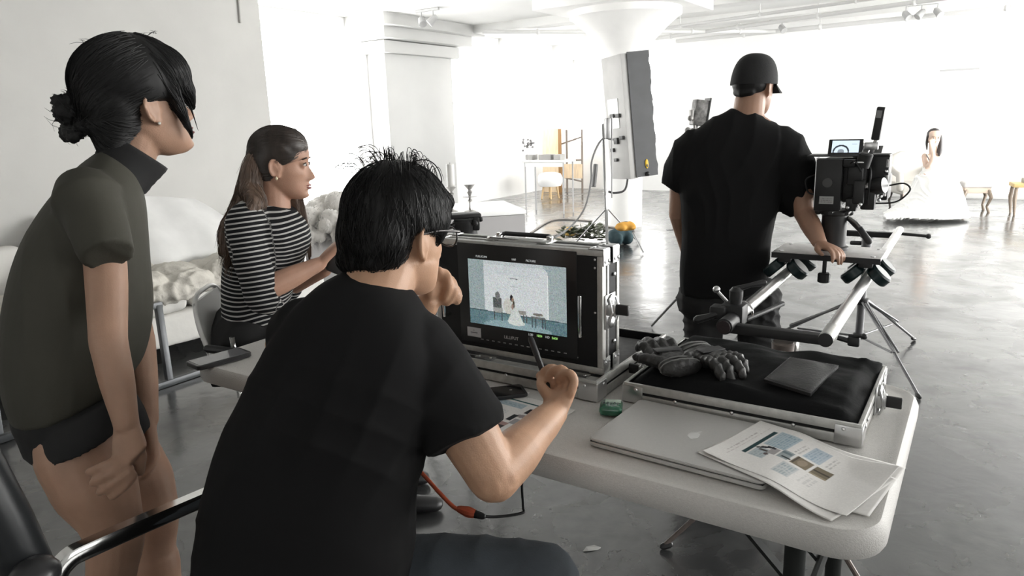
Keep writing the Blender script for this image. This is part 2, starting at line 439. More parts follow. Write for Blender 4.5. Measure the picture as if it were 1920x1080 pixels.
# mushroom column
cc = RM(-3.98, 8.75)
colm = MB().lathe(cc, [(.235, 0), (.235, 1.9), (.24, 2.1), (.27, 2.2), (.36, 2.34), (.52, 2.5), (.66, 2.62), (.70, 2.64), (.70, 2.72)], 48)
rbox(colm, -3.98 - .85, -3.98 + .85, 8.75 - .85, 8.75 + .85, 2.72, ZC + .01, .01)
struct('column', colm, mat('column_paint', (.80, .795, .78), .75, var=.03, scale=4))
# small dark hole / conduit mark on the partition
g = MB().cyl(RM(A_PART + .012, 3.82, 2.23), RM(A_PART + .012, 3.85, ZC - .01), .008, 8)
obj('wall_conduit', g, mat('conduit_grey', (.45, .44, .42), .6), pw)
# ceiling pipes
M_PIPE = mat('white_pipe', (.66, .66, .65), .5)
for (p, q, r) in (((-5.9, 12.5), (1.5, 10.2), .03), ((-4.9, 13.0), (2.5, 12.4), .035), ((-6.5, 9.2), (-3.0, 13.0), .03), ((-5.3, 11.2), (2.2, 9.3), .022)):
    pt = MB().cyl(RM(*p, ZC - .17), RM(*q, ZC - .17), r, 10)
    for k in range(1, 6):
        t = k / 6; a_, b_ = p[0] + (q[0] - p[0]) * t, p[1] + (q[1] - p[1]) * t
        pt.cyl(RM(a_, b_, ZC - .17), RM(a_, b_, ZC), .008, 6); pt.ell(RM(a_, b_, ZC - .17), (r * 1.4,) * 3, None, 8, 6)
    obj('ceiling_pipe', pt, M_PIPE, ceil)
# track spotlights
M_SPOT = mat('grey_lamp_housing', (.42, .42, .42), .5)
def spot_light(a, b, label, n=2):
    t = thing('ceiling_spotlight', label, 'spotlight', RM(a, b, ZC - .12), YAW, 'ceiling spotlights')
    obj('rail', MB().box((0, 0, .1), (.4, .035, .03)), M_SPOT, t)
    for k in range(n):
        x = (k - (n - 1) / 2) * .2; d = Vector((.5 * (-1) ** k, -.4, -.6)).normalized(); p = Vector((x, 0, -.02))
        h = obj('lamp_head', MB().lathe(p - d * .06, [(.02, 0), (.045, .03), (.055, .14), (.05, .145)], 14, d), M_SPOT, t)
        obj('bracket', MB().cyl((x, 0, .1), p, .008, 8), M_SPOT, t)
spot_light(-6.4, 7.8, 'grey twin spotlight under the ceiling left of the column')
spot_light(-4.85, 9.4, 'grey twin spotlight on the ceiling beside the column capital')
spot_light(-1.0, 12.5, 'grey triple spotlight on the ceiling at the top right', 3)
spot_light(-3.0, 12.7, 'grey spotlight on the ceiling above the man in the cap', 1)
# ------------------------------------------------------------------ folding table and what lies on it
M_TABLE = mat('grainy_white_plastic', (.60, .585, .56), .55, var=.05, scale=220, bump=.25, bscale=420)
M_ALU = mat('brushed_aluminium', (.62, .62, .61), .38, metal=.85, var=.1, scale=30, stretch=(1, 1, 8))
M_ALUD = mat('dull_aluminium_trim', (.50, .50, .48), .5, metal=.55, var=.12, scale=60)
M_CHROME = mat('chrome', (.80, .80, .79), .12, metal=1)
M_STEEL = mat('zinc_hardware', (.62, .62, .62), .3, metal=1)
M_BLACK = mat('black_plastic', (.014, .014, .015), .45)
M_BLACKM = mat('matt_black_metal', (.018, .018, .019), .5, var=.2, scale=20)
M_LAMINATE = mat('black_laminate', (.0095, .0095, .010), .6, spec=.3)
M_BLACKCLOTH = mat('black_nylon_cloth', (.0085, .009, .0095), .85, spec=.1, bump=.1, bscale=90)
M_LEATHER = mat('black_leather', (.012, .012, .0125), .34, bump=.12, bscale=160)
M_GLOVE = mat('worn_glove_leather', (.020, .0195, .019), .45, var=.3, scale=30, bump=.2, bscale=150)
M_PAPER = attr_mat('printed_paper', .75, spec=.25)
M_DARKLEG = mat('charcoal_tube', (.022, .024, .023), .75, spec=.2)
def rr_poly(x0, x1, y0, y1, r, n=10):
    out = []
    for (cx, cy, a0) in ((x1 - r, y1 - r, 0), (x0 + r, y1 - r, 90), (x0 + r, y0 + r, 180), (x1 - r, y0 + r, 270)):
        for k in range(n + 1):
            a = math.radians(a0 + 90 * k / n); out.append((cx + r * math.cos(a), cy + r * math.sin(a)))
    return out
def local(o, yaw=YAW): return Matrix.Translation(o) @ Matrix.Rotation(yaw, 4, 'Z')
tb = thing('folding_table', 'long white plastic folding table holding the monitor case and laptop', 'table', TL(0, 0), YAW)
mb = MB(); rings = []
for ins, z in ((.03, .70), (.004, .692), (0, .70), (0, .722), (.006, .736), (.012, .7412), (.018, .7412), (.026, .7385), (.05, .738)):
    rings.append([Vector((x, y, z)) for x, y in rr_poly(ins, 1.83 - ins, ins, .76 - ins, max(.085 - ins, .03))])
mb.rings(rings); obj('tabletop', mb, M_TABLE, tb, smooth=40)
for sx, X in ((-1, .2), (1, 1.68)):
    for Y in (.13, .65):
        obj('leg', MB().tube([(X, Y, .70), (X, Y, .03)], .019, 14), M_DARKLEG, tb)
        obj('foot', MB().lathe((X, Y, 0), [(.021, 0), (.024, .005), (.024, .03), (.020, .034)], 14), M_BLACK, tb)
    for z in (.69, .12): obj('crossbar', MB().cyl((X, .13, z), (X, .65, z), .012, 10), M_DARKLEG, tb)
    for Y in (.30, .46):
        obj('brace', MB().tube([(X - sx * .30, Y, .685), (X - sx * .01, Y, .40)], (.012, .012), 8) if False else MB().box((X - sx * .155, Y, .5425), (.41, .026, .008), rot=Matrix.Rotation(sx * math.atan2(.285, .29), 3, 'Y')), M_DARKLEG, tb)
    obj('brace_bar', MB().cyl((X, .13, .40), (X, .65, .40), .010, 10), M_DARKLEG, tb)
# ---- flight case tray with the monitor standing in it
def rivet(mb, p, ax, r=.0045):
    q = Vector((0, 0, 1)).rotation_difference(Vector(ax))
    mb.ell(p, (r, r, r * .55), q.to_matrix(), 8, 6)
def tray(parent, x0, x1, y0, y1, z0, z1, corner=.05):
    """open aluminium edged tray: four walls in two strips with a dark groove, corner plates and rivets"""
    t = .008; zm = z0 + (z1 - z0) * .52; g = .0035
    b = MB().box(((x0 + x1) / 2, (y0 + y1) / 2, z0 + .006), (x1 - x0 - .01, y1 - y0 - .01, .01))
    for (cx, cy, dx, dy) in (((x0 + x1) / 2, y0 + t / 2 + .002, x1 - x0 - .006, t - .002), ((x0 + x1) / 2, y1 - t / 2 - .002, x1 - x0 - .006, t - .002), (x0 + t / 2 + .002, (y0 + y1) / 2, t - .002, y1 - y0 - .006), (x1 - t / 2 - .002, (y0 + y1) / 2, t - .002, y1 - y0 - .006)):
        b.box((cx, cy, (z0 + z1) / 2), (dx, dy, z1 - z0 - .004))
    obj('shell', b, M_LAMINATE, parent)
    for za, zb, nm in ((z0, zm - g, 'lower_trim'), (zm + g, z1, 'upper_trim')):
        m_ = MB()
        for (cx, cy, dx, dy) in (((x0 + x1) / 2, y0 + t / 2, x1 - x0, t), ((x0 + x1) / 2, y1 - t / 2, x1 - x0, t), (x0 + t / 2, (y0 + y1) / 2, t, y1 - y0 - 2 * t), (x1 - t / 2, (y0 + y1) / 2, t, y1 - y0 - 2 * t)):
            m_.box((cx, cy, (za + zb) / 2), (dx, dy, zb - za), bev=.0012)
        obj(nm, m_, M_ALUD, parent)
    for (cx, sx) in ((x0, 1), (x1, -1)):
        for (cy, sy) in ((y0, 1), (y1, -1)):
            c = MB(); h = z1 - z0
            c.box((cx + sx * (corner / 2 - .001), cy - sy * .001, z0 + h * .44), (corner, .003, h * .88), bev=.001)
            c.box((cx - sx * .001, cy + sy * (corner / 2 - .001), z0 + h * .44), (.003, corner, h * .88), bev=.001)
            rivet(c, (cx + sx * corner * .65, cy - sy * .003, z0 + h * .72), (0, -sy, 0)); rivet(c, (cx - sx * .003, cy + sy * corner * .65, z0 + h * .72), (-sx, 0, 0))
            obj('corner_plate', c, M_STEEL, parent)
    for k in range(1, 4):
        for (cy, ny) in ((y0, -1), (y1, 1)): r = MB(); rivet(r, (x0 + (x1 - x0) * k / 4, cy + ny * .0005, z0 + (z1 - z0) * .44), (0, ny, 0)); obj('rivet', r, M_STEEL, parent)
def latch(parent, p, nx, w_=.05, name='latch'):
    """butterfly latch on a side face looking along nx (+1 / -1 in local x)"""
    m_ = MB(); x, y, z = p
    m_.box((x + nx * .002, y, z), (.004, w_, .085), bev=.0015)
    for dz in (-.028, .028): m_.lathe((x + nx * .004, y, z + dz), [(.014, 0), (.014, .005), (.008, .008)], 14, (nx, 0, 0))
    m_.box((x + nx * .012, y, z + .004), (.02, .030, .03), bev=.003)
    m_.tube([(x + nx * .008, y - .02, z - .03), (x + nx * .018, y - .02, z), (x + nx * .008, y - .016, z + .033), (x + nx * .008, y + .016, z + .033), (x + nx * .018, y + .02, z), (x + nx * .008, y + .02, z - .03)], .0028, 8)
    o = obj(name, m_, M_STEEL, parent)
    k = MB().box((x + nx * .036, y - .004, z + .006), (.034, .010, .026), bev=.003); k.box((x + nx * .022, y, z + .006), (.02, .008, .012))
    obj('latch_wing', k, M_BLACKM, o)
mc = thing('field_monitor_case', 'black flight case with aluminium edges and a lit monitor screen', 'monitor', TL(.92, .54, .74), YAW)
def ML(x, y, z): return (x - .92, y - .54, z - .74)      # table coordinates to case coordinates
tray(mc, .665 - .92, 1.185 - .92, .305 - .54, .745 - .54, .0015, .052)
in_ = MB().box(ML(.925, .52, .765), (.49, .41, .012), bev=.002); obj('tray_floor', in_, mat('grey_foam', (.10, .10, .10), .8, var=.15, scale=60), mc)
sh = MB().box(ML(.925, .333, .783), (.49, .035, .006), bev=.0015); shelf = obj('front_ledge', sh, M_ALUD, mc)
obj('slot', MB().box(ML(.79, .330, .787), (.11, .018, .003)), M_BLACK, shelf)
for x in (.84, 1.12):
    h = MB().box(ML(x, .336, .789), (.055, .024, .004), bev=.001); rivet(h, ML(x - .018, .334, .7915), (0, 0, 1), .004); rivet(h, ML(x + .018, .334, .7915), (0, 0, 1), .004)
    obj('hinge', h, M_STEEL, mc)
X0, X1, Y0, Y1, Z0, Z1 = .665, 1.175, .358, .452, .792, 1.098
obj('case_body', MB().box(ML((X0 + X1) / 2, (Y0 + Y1) / 2, (Z0 + Z1) / 2), (X1 - X0 - .006, Y1 - Y0 - .006, Z1 - Z0 - .006)), M_LAMINATE, mc)
obj('panel', MB().box(ML((X0 + X1) / 2, Y0 + .006, (Z0 + Z1) / 2), (X1 - X0 - .03, .012, Z1 - Z0 - .03), bev=.001), M_LAMINATE, mc)
for nm, yy, wd in (('front_edging', Y0 + .009, .020), ('rear_edging', Y1 - .007, .014)):
    m_ = MB(); e = .015
    for z in (Z0 + e / 2, Z1 - e / 2): m_.box(ML((X0 + X1) / 2, yy, z), (X1 - X0, wd, e), bev=.002)
    for x in (X0 + e / 2, X1 - e / 2): m_.box(ML(x, yy, (Z0 + Z1) / 2), (e, wd, Z1 - Z0 - 2 * e), bev=.002)
    obj(nm, m_, M_ALUD, mc)
m_ = MB()
for z in (Z0 + .001, Z1 - .001):
    for yy in (Y0 + .028, Y0 + .036): m_.box(ML((X0 + X1) / 2, yy, z), (X1 - X0 - .01, .004, .006), bev=.001)
for yy in (Y0 + .027,): m_.box(ML(X1 - .001, yy, (Z0 + Z1) / 2), (.006, .008, Z1 - Z0 - .01), bev=.001)
obj('seam_profile', m_, M_ALU, mc)
for x, sx in ((X0, 1), (X1, -1)):
    for z, sz in ((Z0, 1), (Z1, -1)):
        for yy in (Y0 + .018, Y1 - .024):
            c = MB().box(ML(x - sx * .0015, yy, z + sz * .019), (.003, .036, .040), bev=.001); c.box(ML(x + sx * .018, yy, z - sz * .0015), (.04, .036, .003), bev=.001)
            for dy in (-.01, .01): rivet(c, ML(x - sx * .0035, yy + dy, z + sz * .028), (-sx, 0, 0)); rivet(c, ML(x + sx * .026, yy + dy, z - sz * .0035), (0, 0, -sz))
            obj('corner_plate', c, M_STEEL, mc)
for z in (.86, 1.03):
    c = MB(); rivet(c, ML(X1 + .0005, Y1 - .03, z), (1, 0, 0), .006); obj('rivet', c, M_STEEL, mc)
for x_, z in ((1.155, .945), (1.155, 1.055), (1.155, 1.075), (1.105, .825)): c = MB(); rivet(c, ML(x_, Y0 - .0008, z), (0, -1, 0), .003); obj('panel_screw', c, M_STEEL, mc)
# latch pair on the right side
lt = ML(X1, Y0 + .036, .945); latch(mc, (lt[0], lt[1], lt[2]), 1, .055)
# carrying handle on top
h = MB()
for x in (.845, 1.0): h.box(ML(x, .40, Z1 + .003), (.035, .045, .005), bev=.001); h.box(ML(x, .415, Z1 + .010), (.016, .012, .012), bev=.002)
hd = obj('top_handle', h, M_CHROME, mc)
obj('grip', MB().tube([ML(.845, .414, Z1 + .010), ML(.855, .43, Z1 + .012), ML(.99, .43, Z1 + .012), ML(1.0, .414, Z1 + .010)], .006, 10), M_BLACK, hd)
obj('handle_frame', MB().tube([ML(.83, .385, Z1 + .006), ML(.845, .372, Z1 + .008), ML(1.0, .372, Z1 + .008), ML(1.015, .385, Z1 + .006)], .004, 8), M_CHROME, hd)
# two bow handles on the panel
for x in (.711, 1.127):
    obj('bow_handle', MB().tube(spline([ML(x, Y0, .89), ML(x, Y0 - .022, .889), ML(x, Y0 - .026, .897), ML(x, Y0 - .026, .98), ML(x, Y0 - .022, .988), ML(x, Y0, .987)], 5), .0042, 10), M_CHROME, mc)
# bezel, screen with its picture
bz = MB().box(ML(.927, Y0 - .0008, .955), (.36, .004, .272), bev=.0015); bezel = obj('bezel', bz, mat('black_bezel', (.009, .009, .0095), .35), mc)
p = Pic(200, 118, srgb(150, 170, 172))
rs = np.random.RandomState(3)
p.rect(0, 0, 1, 1, srgb(156, 168, 168)); p.rect(0, .0, .17, .75, srgb(146, 160, 161)); p.rect(.83, 0, 1, .78, srgb(152, 165, 166))
p.rect(.17, .06, .82, .79, srgb(200, 205, 206)); p.rect(.17, 0, .78, .2, srgb(193, 199, 201), .7)
p.rect(.78, .06, .82, .10, srgb(144, 164, 166)); p.ell(.775, .13, .045, .07, srgb(200, 205, 206)); p.rect(.815, .14, .825, .78, srgb(226, 229, 229))
p.put(p.Y > .76 + .035 * p.X, srgb(92, 118, 124)); p.put((p.Y > .76 + .035 * p.X) & (p.Y < .775 + .035 * p.X), srgb(64, 84, 90))
p.rect(.2, .84, .75, 1, srgb(120, 146, 152), .5); p.ell(.5, .98, .35, .1, srgb(160, 184, 188), .45)
p.line(.45, .24, .52, .245, .006, srgb(90, 95, 97)); p.line(.45, .36, .52, .362, .005, srgb(140, 146, 148))
p.rect(.26, .55, .35, .72, srgb(84, 88, 88)); p.ell(.31, .52, .025, .06, srgb(110, 112, 110)); p.rect(.26, .70, .36, .78, srgb(150, 152, 148))
for x in (.265, .345): p.rect(x, .76, x + .012, .9, srgb(70, 76, 78))
p.ell(.42, .66, .05, .12, srgb(190, 190, 182)); p.rect(.52, .7, .6, .76, srgb(140, 138, 132))
p.ell(.47, .68, .03, .12, srgb(196, 200, 196)); p.put((np.abs(p.X - .49) < (p.Y - .6) * .28) & (p.Y > .68) & (p.Y < .9), srgb(196, 202, 198)); p.ell(.50, .90, .085, .04, srgb(200, 206, 200))
p.ell(.455, .535, .016, .05, srgb(38, 36, 36)); p.ell(.468, .56, .012, .035, srgb(150, 128, 112)); p.ell(.478, .62, .007, .06, srgb(40, 38, 38)); p.ell(.463, .66, .012, .05, srgb(150, 130, 118))
for x in (.57, .60): p.rect(x, .76, x + .008, .88, srgb(80, 82, 80))
p.rect(.65, .76, .79, .8, srgb(104, 110, 110)); p.ell(.72, .73, .05, .022, srgb(120, 118, 112)); p.rect(.66, .83, .78, .84, srgb(96, 104, 106))
for x in (.655, .69, .76, .785): p.rect(x, .78, x + .008, .93, srgb(70, 78, 80))
p.a += (rs.randn(118, 200, 1) + .4 * rs.randn(118, 200, 3)) * .085 * (.4 + p.a); p.a = np.clip(p.a, 0.004, 1)
def face_M(x, z, y=Y0 - .0032): return basis(ML(x, y, z), (1, 0, 0), (0, 0, 1), (0, -1, 0))
me = pic_mesh('screen', p, .297, .176, face_M(.930, .962)); link('screen', me, attr_mat('lit_screen', .3, .46), mc)
me = bpy.data.meshes.new('d'); bpy.data.meshes.remove(me)
hud = MB().box(ML(1.045, Y0 - .0034, .8655), (.0001, .0001, .0001)); M_HG = mat('screen_green', (.3, .8, .2), .5, emit=(.45, .85, .25), estr=.35); M_HW = mat('screen_white', (.6, .6, .6), .5, emit=(.6, .65, .65), estr=.22)
for (s, x, m__) in (('1:30', .972, M_HW), ('1024', .998, M_HG), ('HD', 1.022, M_HW), ('5600', 1.043, M_HG)): text('screen_readout', s, .0085, face_M(x, .8655), m__, mc, world=False)
for (s, x) in (('FULLSCAN', .826), ('1/60', .927), ('PICTURE', .978)): text('screen_readout', s, .0075, face_M(x, 1.058), M_HW, mc, world=False)
text('brand_lettering', 'LILLIPUT', .012, face_M(.912, .848), mat('silver_print', (.55, .55, .55), .5), mc, world=False)
b = MB()
for k in range(15): b.box(ML(.818 + k * .0182, Y0 - .0030, .8315), (.008, .002, .0018))
obj('button_marks', b, mat('pale_print', (.36, .36, .36), .6), mc, kind='stuff')
p = Pic(60, 48, srgb(196, 196, 198)); p.ell(.48, .30, .06, .04, srgb(120, 120, 122)); p.rect(.25, .5, .75, .58, srgb(70, 70, 74)); p.scrib(.25, .64, .8, .72, 1, srgb(150, 150, 152)); p.rect(.0, .9, 1, 1, srgb(150, 150, 150), .3)
link('label', pic_mesh('label', p, .045, .026, face_M(.792, .848, Y0 - .0034), thick=.0004), M_PAPER, mc, label='white printed label')

# ---- the case lid, lined with black cloth
ld = thing('case_lid', 'flight case lid lying open side up on the table, lined with black cloth', 'case', TL(1.4925, .548, .74), YAW)
tray(ld, -.2575, .2575, -.203, .203, .0015, .048)
nx, ny = 60, 46; g = MB(); vs = []
for j in range(ny):
    for i in range(nx):
        u, v = i / (nx - 1) * 2 - 1, j / (ny - 1) * 2 - 1
        x, y = u * .249, v * .195
        e = min(1, (1 - abs(u)) * 7) * min(1, (1 - abs(v)) * 6)
        z = .040 + .026 * e + .010 * e * math.exp(-((u - .35) / .5) ** 2 - ((v - .1) / .7) ** 2)
        z += e * (.006 * math.sin(3.1 * u + 5 * v + 1.3 * math.sin(4 * u)) + .004 * noise.noise((u * 4, v * 5, 1)))
        z += .020 * max(0, 1 - math.hypot((u - .97) / .2, (v - .94) / .25)) + .004 * math.exp(-(((v + .35 + .25 * u) / .09) ** 2)) * e * (u > .1)
        vs.append((x, y, z))
fs = [(j * nx + i, j * nx + i + 1, (j + 1) * nx + i + 1, (j + 1) * nx + i) for j in range(ny - 1) for i in range(nx - 1)]
edge = [i for i in range(nx)] + [j * nx + nx - 1 for j in range(1, ny)] + [(ny - 1) * nx + i for i in range(nx - 2, -1, -1)] + [j * nx for j in range(ny - 2, 0, -1)]
n0 = len(vs); vs += [(vs[k][0], vs[k][1], .014) for k in edge]; m = len(edge)
fs += [(edge[(k + 1) % m], edge[k], n0 + k, n0 + (k + 1) % m) for k in range(m)] + [tuple(n0 + k for k in range(m - 1, -1, -1))]
obj('lining', MB().add(vs, fs), M_BLACKCLOTH, ld, smooth=60, label='black cloth lining')
latch(ld, (.2575, .02, .020), 1, .06, 'side_latch')
latch(ld, (-.2575, -.05, .022), -1, .05, 'side_latch')
for y in (-.15, .15):
    c = MB(); rivet(c, (.2585, y, .03), (1, 0, 0)); rivet(c, (.2585, y * .8, .03), (1, 0, 0)); obj('rivet', c, M_STEEL, ld)

# ---- black leather pouch on the lid
def lid_z(x, y): return .806
po = thing('leather_pouch', 'flat black leather pouch with stitched edges lying on the cloth-lined lid', 'pouch')
P4 = [at_z(1432, 714, .815), at_z(1520, 741, .812), at_z(1572, 688, .825), at_z(1481, 672, .822)]
nx, ny = 34, 26; top = []; bot = []
for j in range(ny):
    for i in range(nx):
        u, v = i / (nx - 1), j / (ny - 1)
        q = P4[0] * (1 - u) * (1 - v) + P4[1] * u * (1 - v) + P4[2] * u * v + P4[3] * (1 - u) * v
        e = min(1, 6 * min(u, 1 - u)) * min(1, 6 * min(v, 1 - v))
        b_ = .009 * math.sin(math.pi * u) ** .6 * math.sin(math.pi * v) ** .6 + .002 * noise.noise((u * 2.5, v * 2.5, 2)) * e + .0014 * math.sin(7 * u + 5 * v) * e
        top.append(q + Vector((0, 0, .004 + b_))); bot.append(q + Vector((0, 0, -.003)))
vs = top + bot; n0 = nx * ny
f1 = [(j * nx + i, j * nx + i + 1, (j + 1) * nx + i + 1, (j + 1) * nx + i) for j in range(ny - 1) for i in range(nx - 1)]
edge = [i for i in range(nx)] + [j * nx + nx - 1 for j in range(1, ny)] + [(ny - 1) * nx + i for i in range(nx - 2, -1, -1)] + [j * nx for j in range(ny - 2, 0, -1)]
fs = f1 + [tuple(n0 + k for k in reversed(f)) for f in f1] + [(edge[(k + 1) % len(edge)], edge[k], n0 + edge[k], n0 + edge[(k + 1) % len(edge)]) for k in range(len(edge))]
po.location = at_z(1500, 705, .806); po['_M'] = [x for row in Matrix.Translation(po.location) for x in row]
obj('leather_body', MB().add(vs, fs), M_LEATHER, po, world=True, smooth=50)
st = MB()
for k in range(4):
    a, b = P4[k], P4[(k + 1) % 4]; c0 = sum(P4, Vector()) / 4
    for i in range(16):
        q = a.lerp(b, (i + .5) / 16); q = q.lerp(c0, .07); d = (b - a).normalized() * .0024; st.cyl(q - d + Vector((0, 0, .0065)), q + d + Vector((0, 0, .0065)), .0007, 4)
obj('stitching', st, mat('grey_thread', (.09, .09, .09), .7), po, world=True, kind='stuff')

# ---- work gloves on the lid
def glove(cpx, yaw, z, label, flip=1, cuff_w=.052, lift=.5):
    o = thing('work_glove', label, 'glove', at_z(cpx[0], cpx[1], z), yaw, 'work gloves on the case lid')
    b = MB()
    b.loft(interp_secs([((-.075, 0, .016), (0, cuff_w, 0), (0, 0, .020)), ((-.045, 0, .017), (0, .044, 0), (0, 0, .017)), ((0, 0, .019), (0, .047, 0), (0, 0, .019)), ((.035, 0, .018), (0, .043, 0), (0, 0, .016))], 3), 24)
    for k, (y, L, c) in enumerate(((-.036, .060, .9), (-.012, .072, 1.1), (.012, .068, .8), (.035, .052, 1.0))):
        pts = [Vector((.015, y * .9, .020)), Vector((.040, y, .026))]; a = lift
        for q in range(3):
            pts.append(pts[-1] + Vector((math.cos(a), .10 * (y / .03) * (q == 0), math.sin(a))) * L * .36); a -= c * .62
        b.limb(pts, [.0135, .0125, .0115, .0110, .0100], n=10)
    b.limb([(-.03, flip * .03, .018), (-.005, flip * .062, .024), (.025, flip * .070, .020)], [.016, .0135, .011], n=10)
    me = remesh(b, .0028, 2, 'glove_body'); fold(me, [((1, .2, 0), .03, .003), ((.3, 1, 0), .035, .002)], 5 + int(cpx[0]))
    link('glove_body', me, M_GLOVE, o)
    c = MB()
    for x in (-.050, -.068):
        c.tube([Vector((x, (cuff_w - .004 + (-x - .05) * .3) * math.cos(t), .0165 + (.0205) * math.sin(t))) for t in [k * 2 * math.pi / 24 for k in range(25)]], .0022, 6, cap=False)
    obj('cuff_piping', c, mat('grey_piping', (.16, .16, .155), .45), o)
    obj('knuckle_patch', MB().box((.004, 0, .0385), (.028, .066, .004), bev=.0018), M_BLACK, o)
glove((1252, 684), math.radians(104), .810, 'dark work glove nearest the monitor case, cuff facing the camera')
glove((1330, 683), math.radians(-68), .812, 'dark work glove with fingers towards the camera, second from the monitor case', -1, .050, .15)

# ---- laptop
lp = thing('laptop', 'closed silver laptop lying under the printed sheets', 'laptop')
lo = TL(0, 0); q = at_z(1301, 816, .758)
lp.location = (q.x, q.y, .7395); lyaw = -.6236; lp.rotation_euler = (0, 0, lyaw); lp['_M'] = [x for row in (Matrix.Translation(lp.location) @ Matrix.Rotation(lyaw, 4, 'Z')) for x in row]
M_LAP = mat('silver_anodised', (.50, .495, .48), .42, metal=.35, var=.03, scale=300)
def slab(x, y, r, z0, z1, e=.002):
    rg = []
    for ins, z in ((e, z0), (0, z0 + e), (0, z1 - e * .6), (e * .6, z1)): rg.append([Vector((a, b, z)) for a, b in rr_poly(-x / 2 + ins, x / 2 - ins, -y / 2 + ins, y / 2 - ins, r, 6)])
    return MB().rings(rg)
obj('base', slab(.359, .247, .012, 0.0015, .0105), M_LAP, lp); obj('lid', slab(.359, .247, .012, .0115, .0185, .003), M_LAP, lp)
obj('hinge_gap', MB().box((0, 0, .011), (.352, .240, .0014)), M_BLACK, lp)
m_ = MB().prism([(.000 + .0135 * math.cos(t) * (1 - .12 * (abs(math.cos(t)) > .8)), .0145 * math.sin(t) - (.004 if abs(t - math.pi * 1.5) < .2 else 0)) for t in [k * math.pi / 16 for k in range(32)] if not (abs(t) < .42 or t > 6.0)], .0184, .0188)
m_.prism([(.001, .0165), (.006, .020), (.0075, .0255), (.002, .022)], .0184, .0188)
obj('emblem', m_, mat('pale_emblem', (.68, .68, .67), .25), lp)
f_ = MB()
for sx in (-1, 1):
    for sy in (-1, 1): f_.cyl((sx * .15, sy * .1, -.001), (sx * .15, sy * .1, .002), .006, 10)
obj('rubber_feet', f_, M_BLACK, lp)

# ---- printed sheets
def sheet(cor, pic, label, z, curl=None, group='printed call sheets'):
    """cor: where the sheet's top-left, top-right and bottom-left corners lie"""
    tl_, tr_, bl_ = cor
    o = (tr_ + bl_) / 2; x = (tr_ - tl_).normalized(); y = (tl_ - bl_).normalized(); y = (y - x * x.dot(y)).normalized()
    M = basis((o.x, o.y, z), (x.x, x.y, 0), (y.x, y.y, 0))
    me = pic_mesh('paper_sheet', pic, .2159, .2794, M, None, .0006)
    if curl is not None:
        v = get_co(me); cl, sl_ = math.cos(lyaw), math.sin(lyaw); dx_, dy_ = v[:, 0] - lp.location.x, v[:, 1] - lp.location.y
        lx = dx_ * cl + dy_ * sl_; t_ = np.clip((lx - .165) / .13, 0, 1); t_ = t_ * t_ * (3 - 2 * t_)
        v[:, 2] += -.0175 * t_ + .0022 * np.sin(lx * 26 + dy_ * 9) * (t_ > 0) * np.clip((lx - .18) / .05, 0, 1)
        mi = np.array(M.inverted()); lp_ = v @ mi[:3, :3].T + mi[:3, 3]
        for (ax, ay, h_) in curl: v[:, 2] += h_ * np.clip(1 - np.hypot(lp_[:, 0] - ax * .108, lp_[:, 1] - ay * .14) / .09, 0, 1) ** 1.5
        set_co(me, v)
    ob = link('paper_sheet', me, M_PAPER); tag(ob, label, 'paper', group); return ob
WHITE = srgb(226, 224, 221)
def call_sheet(seed):
    p = Pic(120, 156, WHITE); G = srgb(120, 118, 118); T = srgb(30, 62, 66)
    p.scrib(.22, .085, .75, .11, 1, srgb(150, 140, 140), seed, .7); p.scrib(.15, .115, .9, .135, 1, srgb(165, 150, 150), seed + 1, .6)
    p.rect(.28, .175, .86, .205, T)
    p.rect(.28, .22, .48, .33, srgb(168, 180, 184), .8); p.rect(.56, .22, .9, .38, srgb(160, 180, 190), .8); p.scrib(.57, .23, .88, .37, 7, srgb(100, 135, 155), seed + 2, .6); p.scrib(.29, .23, .46, .32, 4, srgb(120, 140, 150), seed + 3, .6)
    p.line(.46, .22, .54, .30, .012, srgb(60, 60, 60)); p.line(.44, .25, .44, .32, .012, srgb(74, 70, 66)); p.line(.50, .24, .53, .29, .010, srgb(50, 50, 52)); p.rect(.42, .30, .54, .36, srgb(160, 156, 156)); p.rect(.52, .26, .55, .33, srgb(46, 48, 50)); p.ell(.39, .31, .025, .015, srgb(90, 80, 78))
    p.rect(.42, .37, .58, .45, srgb(150, 158, 160)); p.rect(.44, .40, .47, .46, srgb(52, 58, 60)); p.rect(.52, .37, .56, .44, srgb(110, 124, 128))
    p.rect(.42, .47, .58, .585, srgb(126, 114, 96)); p.ell(.5, .53, .06, .03, srgb(150, 136, 118)); p.rect(.43, .475, .58, .49, srgb(80, 74, 66))
    p.rect(.42, .60, .58, .72, srgb(116, 106, 88)); p.rect(.49, .60, .52, .72, srgb(70, 64, 54)); p.rect(.42, .60, .44, .72, srgb(152, 140, 118))
    p.scrib(.62, .42, .82, .47, 2, srgb(170, 168, 166), seed + 4); p.rect(.62, .48, .88, .60, srgb(166, 182, 194), .8); p.scrib(.63, .49, .87, .59, 5, srgb(115, 142, 165), seed + 5, .6)
    p.rect(.16, .44, .38, .56, srgb(184, 190, 192), .7); p.scrib(.17, .45, .37, .55, 5, srgb(120, 145, 155), seed + 6, .6)
    p.scrib(.63, .63, .85, .68, 2, srgb(150, 148, 146), seed + 7, .6); p.scrib(.2, .6, .38, .7, 3, srgb(180, 180, 178), seed + 8, .5)
    p.a *= (1 + np.random.RandomState(seed).randn(156, 120, 1) * .03); return p
blank = Pic(40, 52, WHITE); blank.scrib(.1, .08, .8, .2, 4, srgb(165, 165, 165), 2, .5); blank.a *= (1 + np.random.RandomState(9).randn(52, 40, 1) * .02)
zp = .762
s1 = (at_z(1311, 847, zp), at_z(1418, 788, zp), at_z(1598, 966, .748))
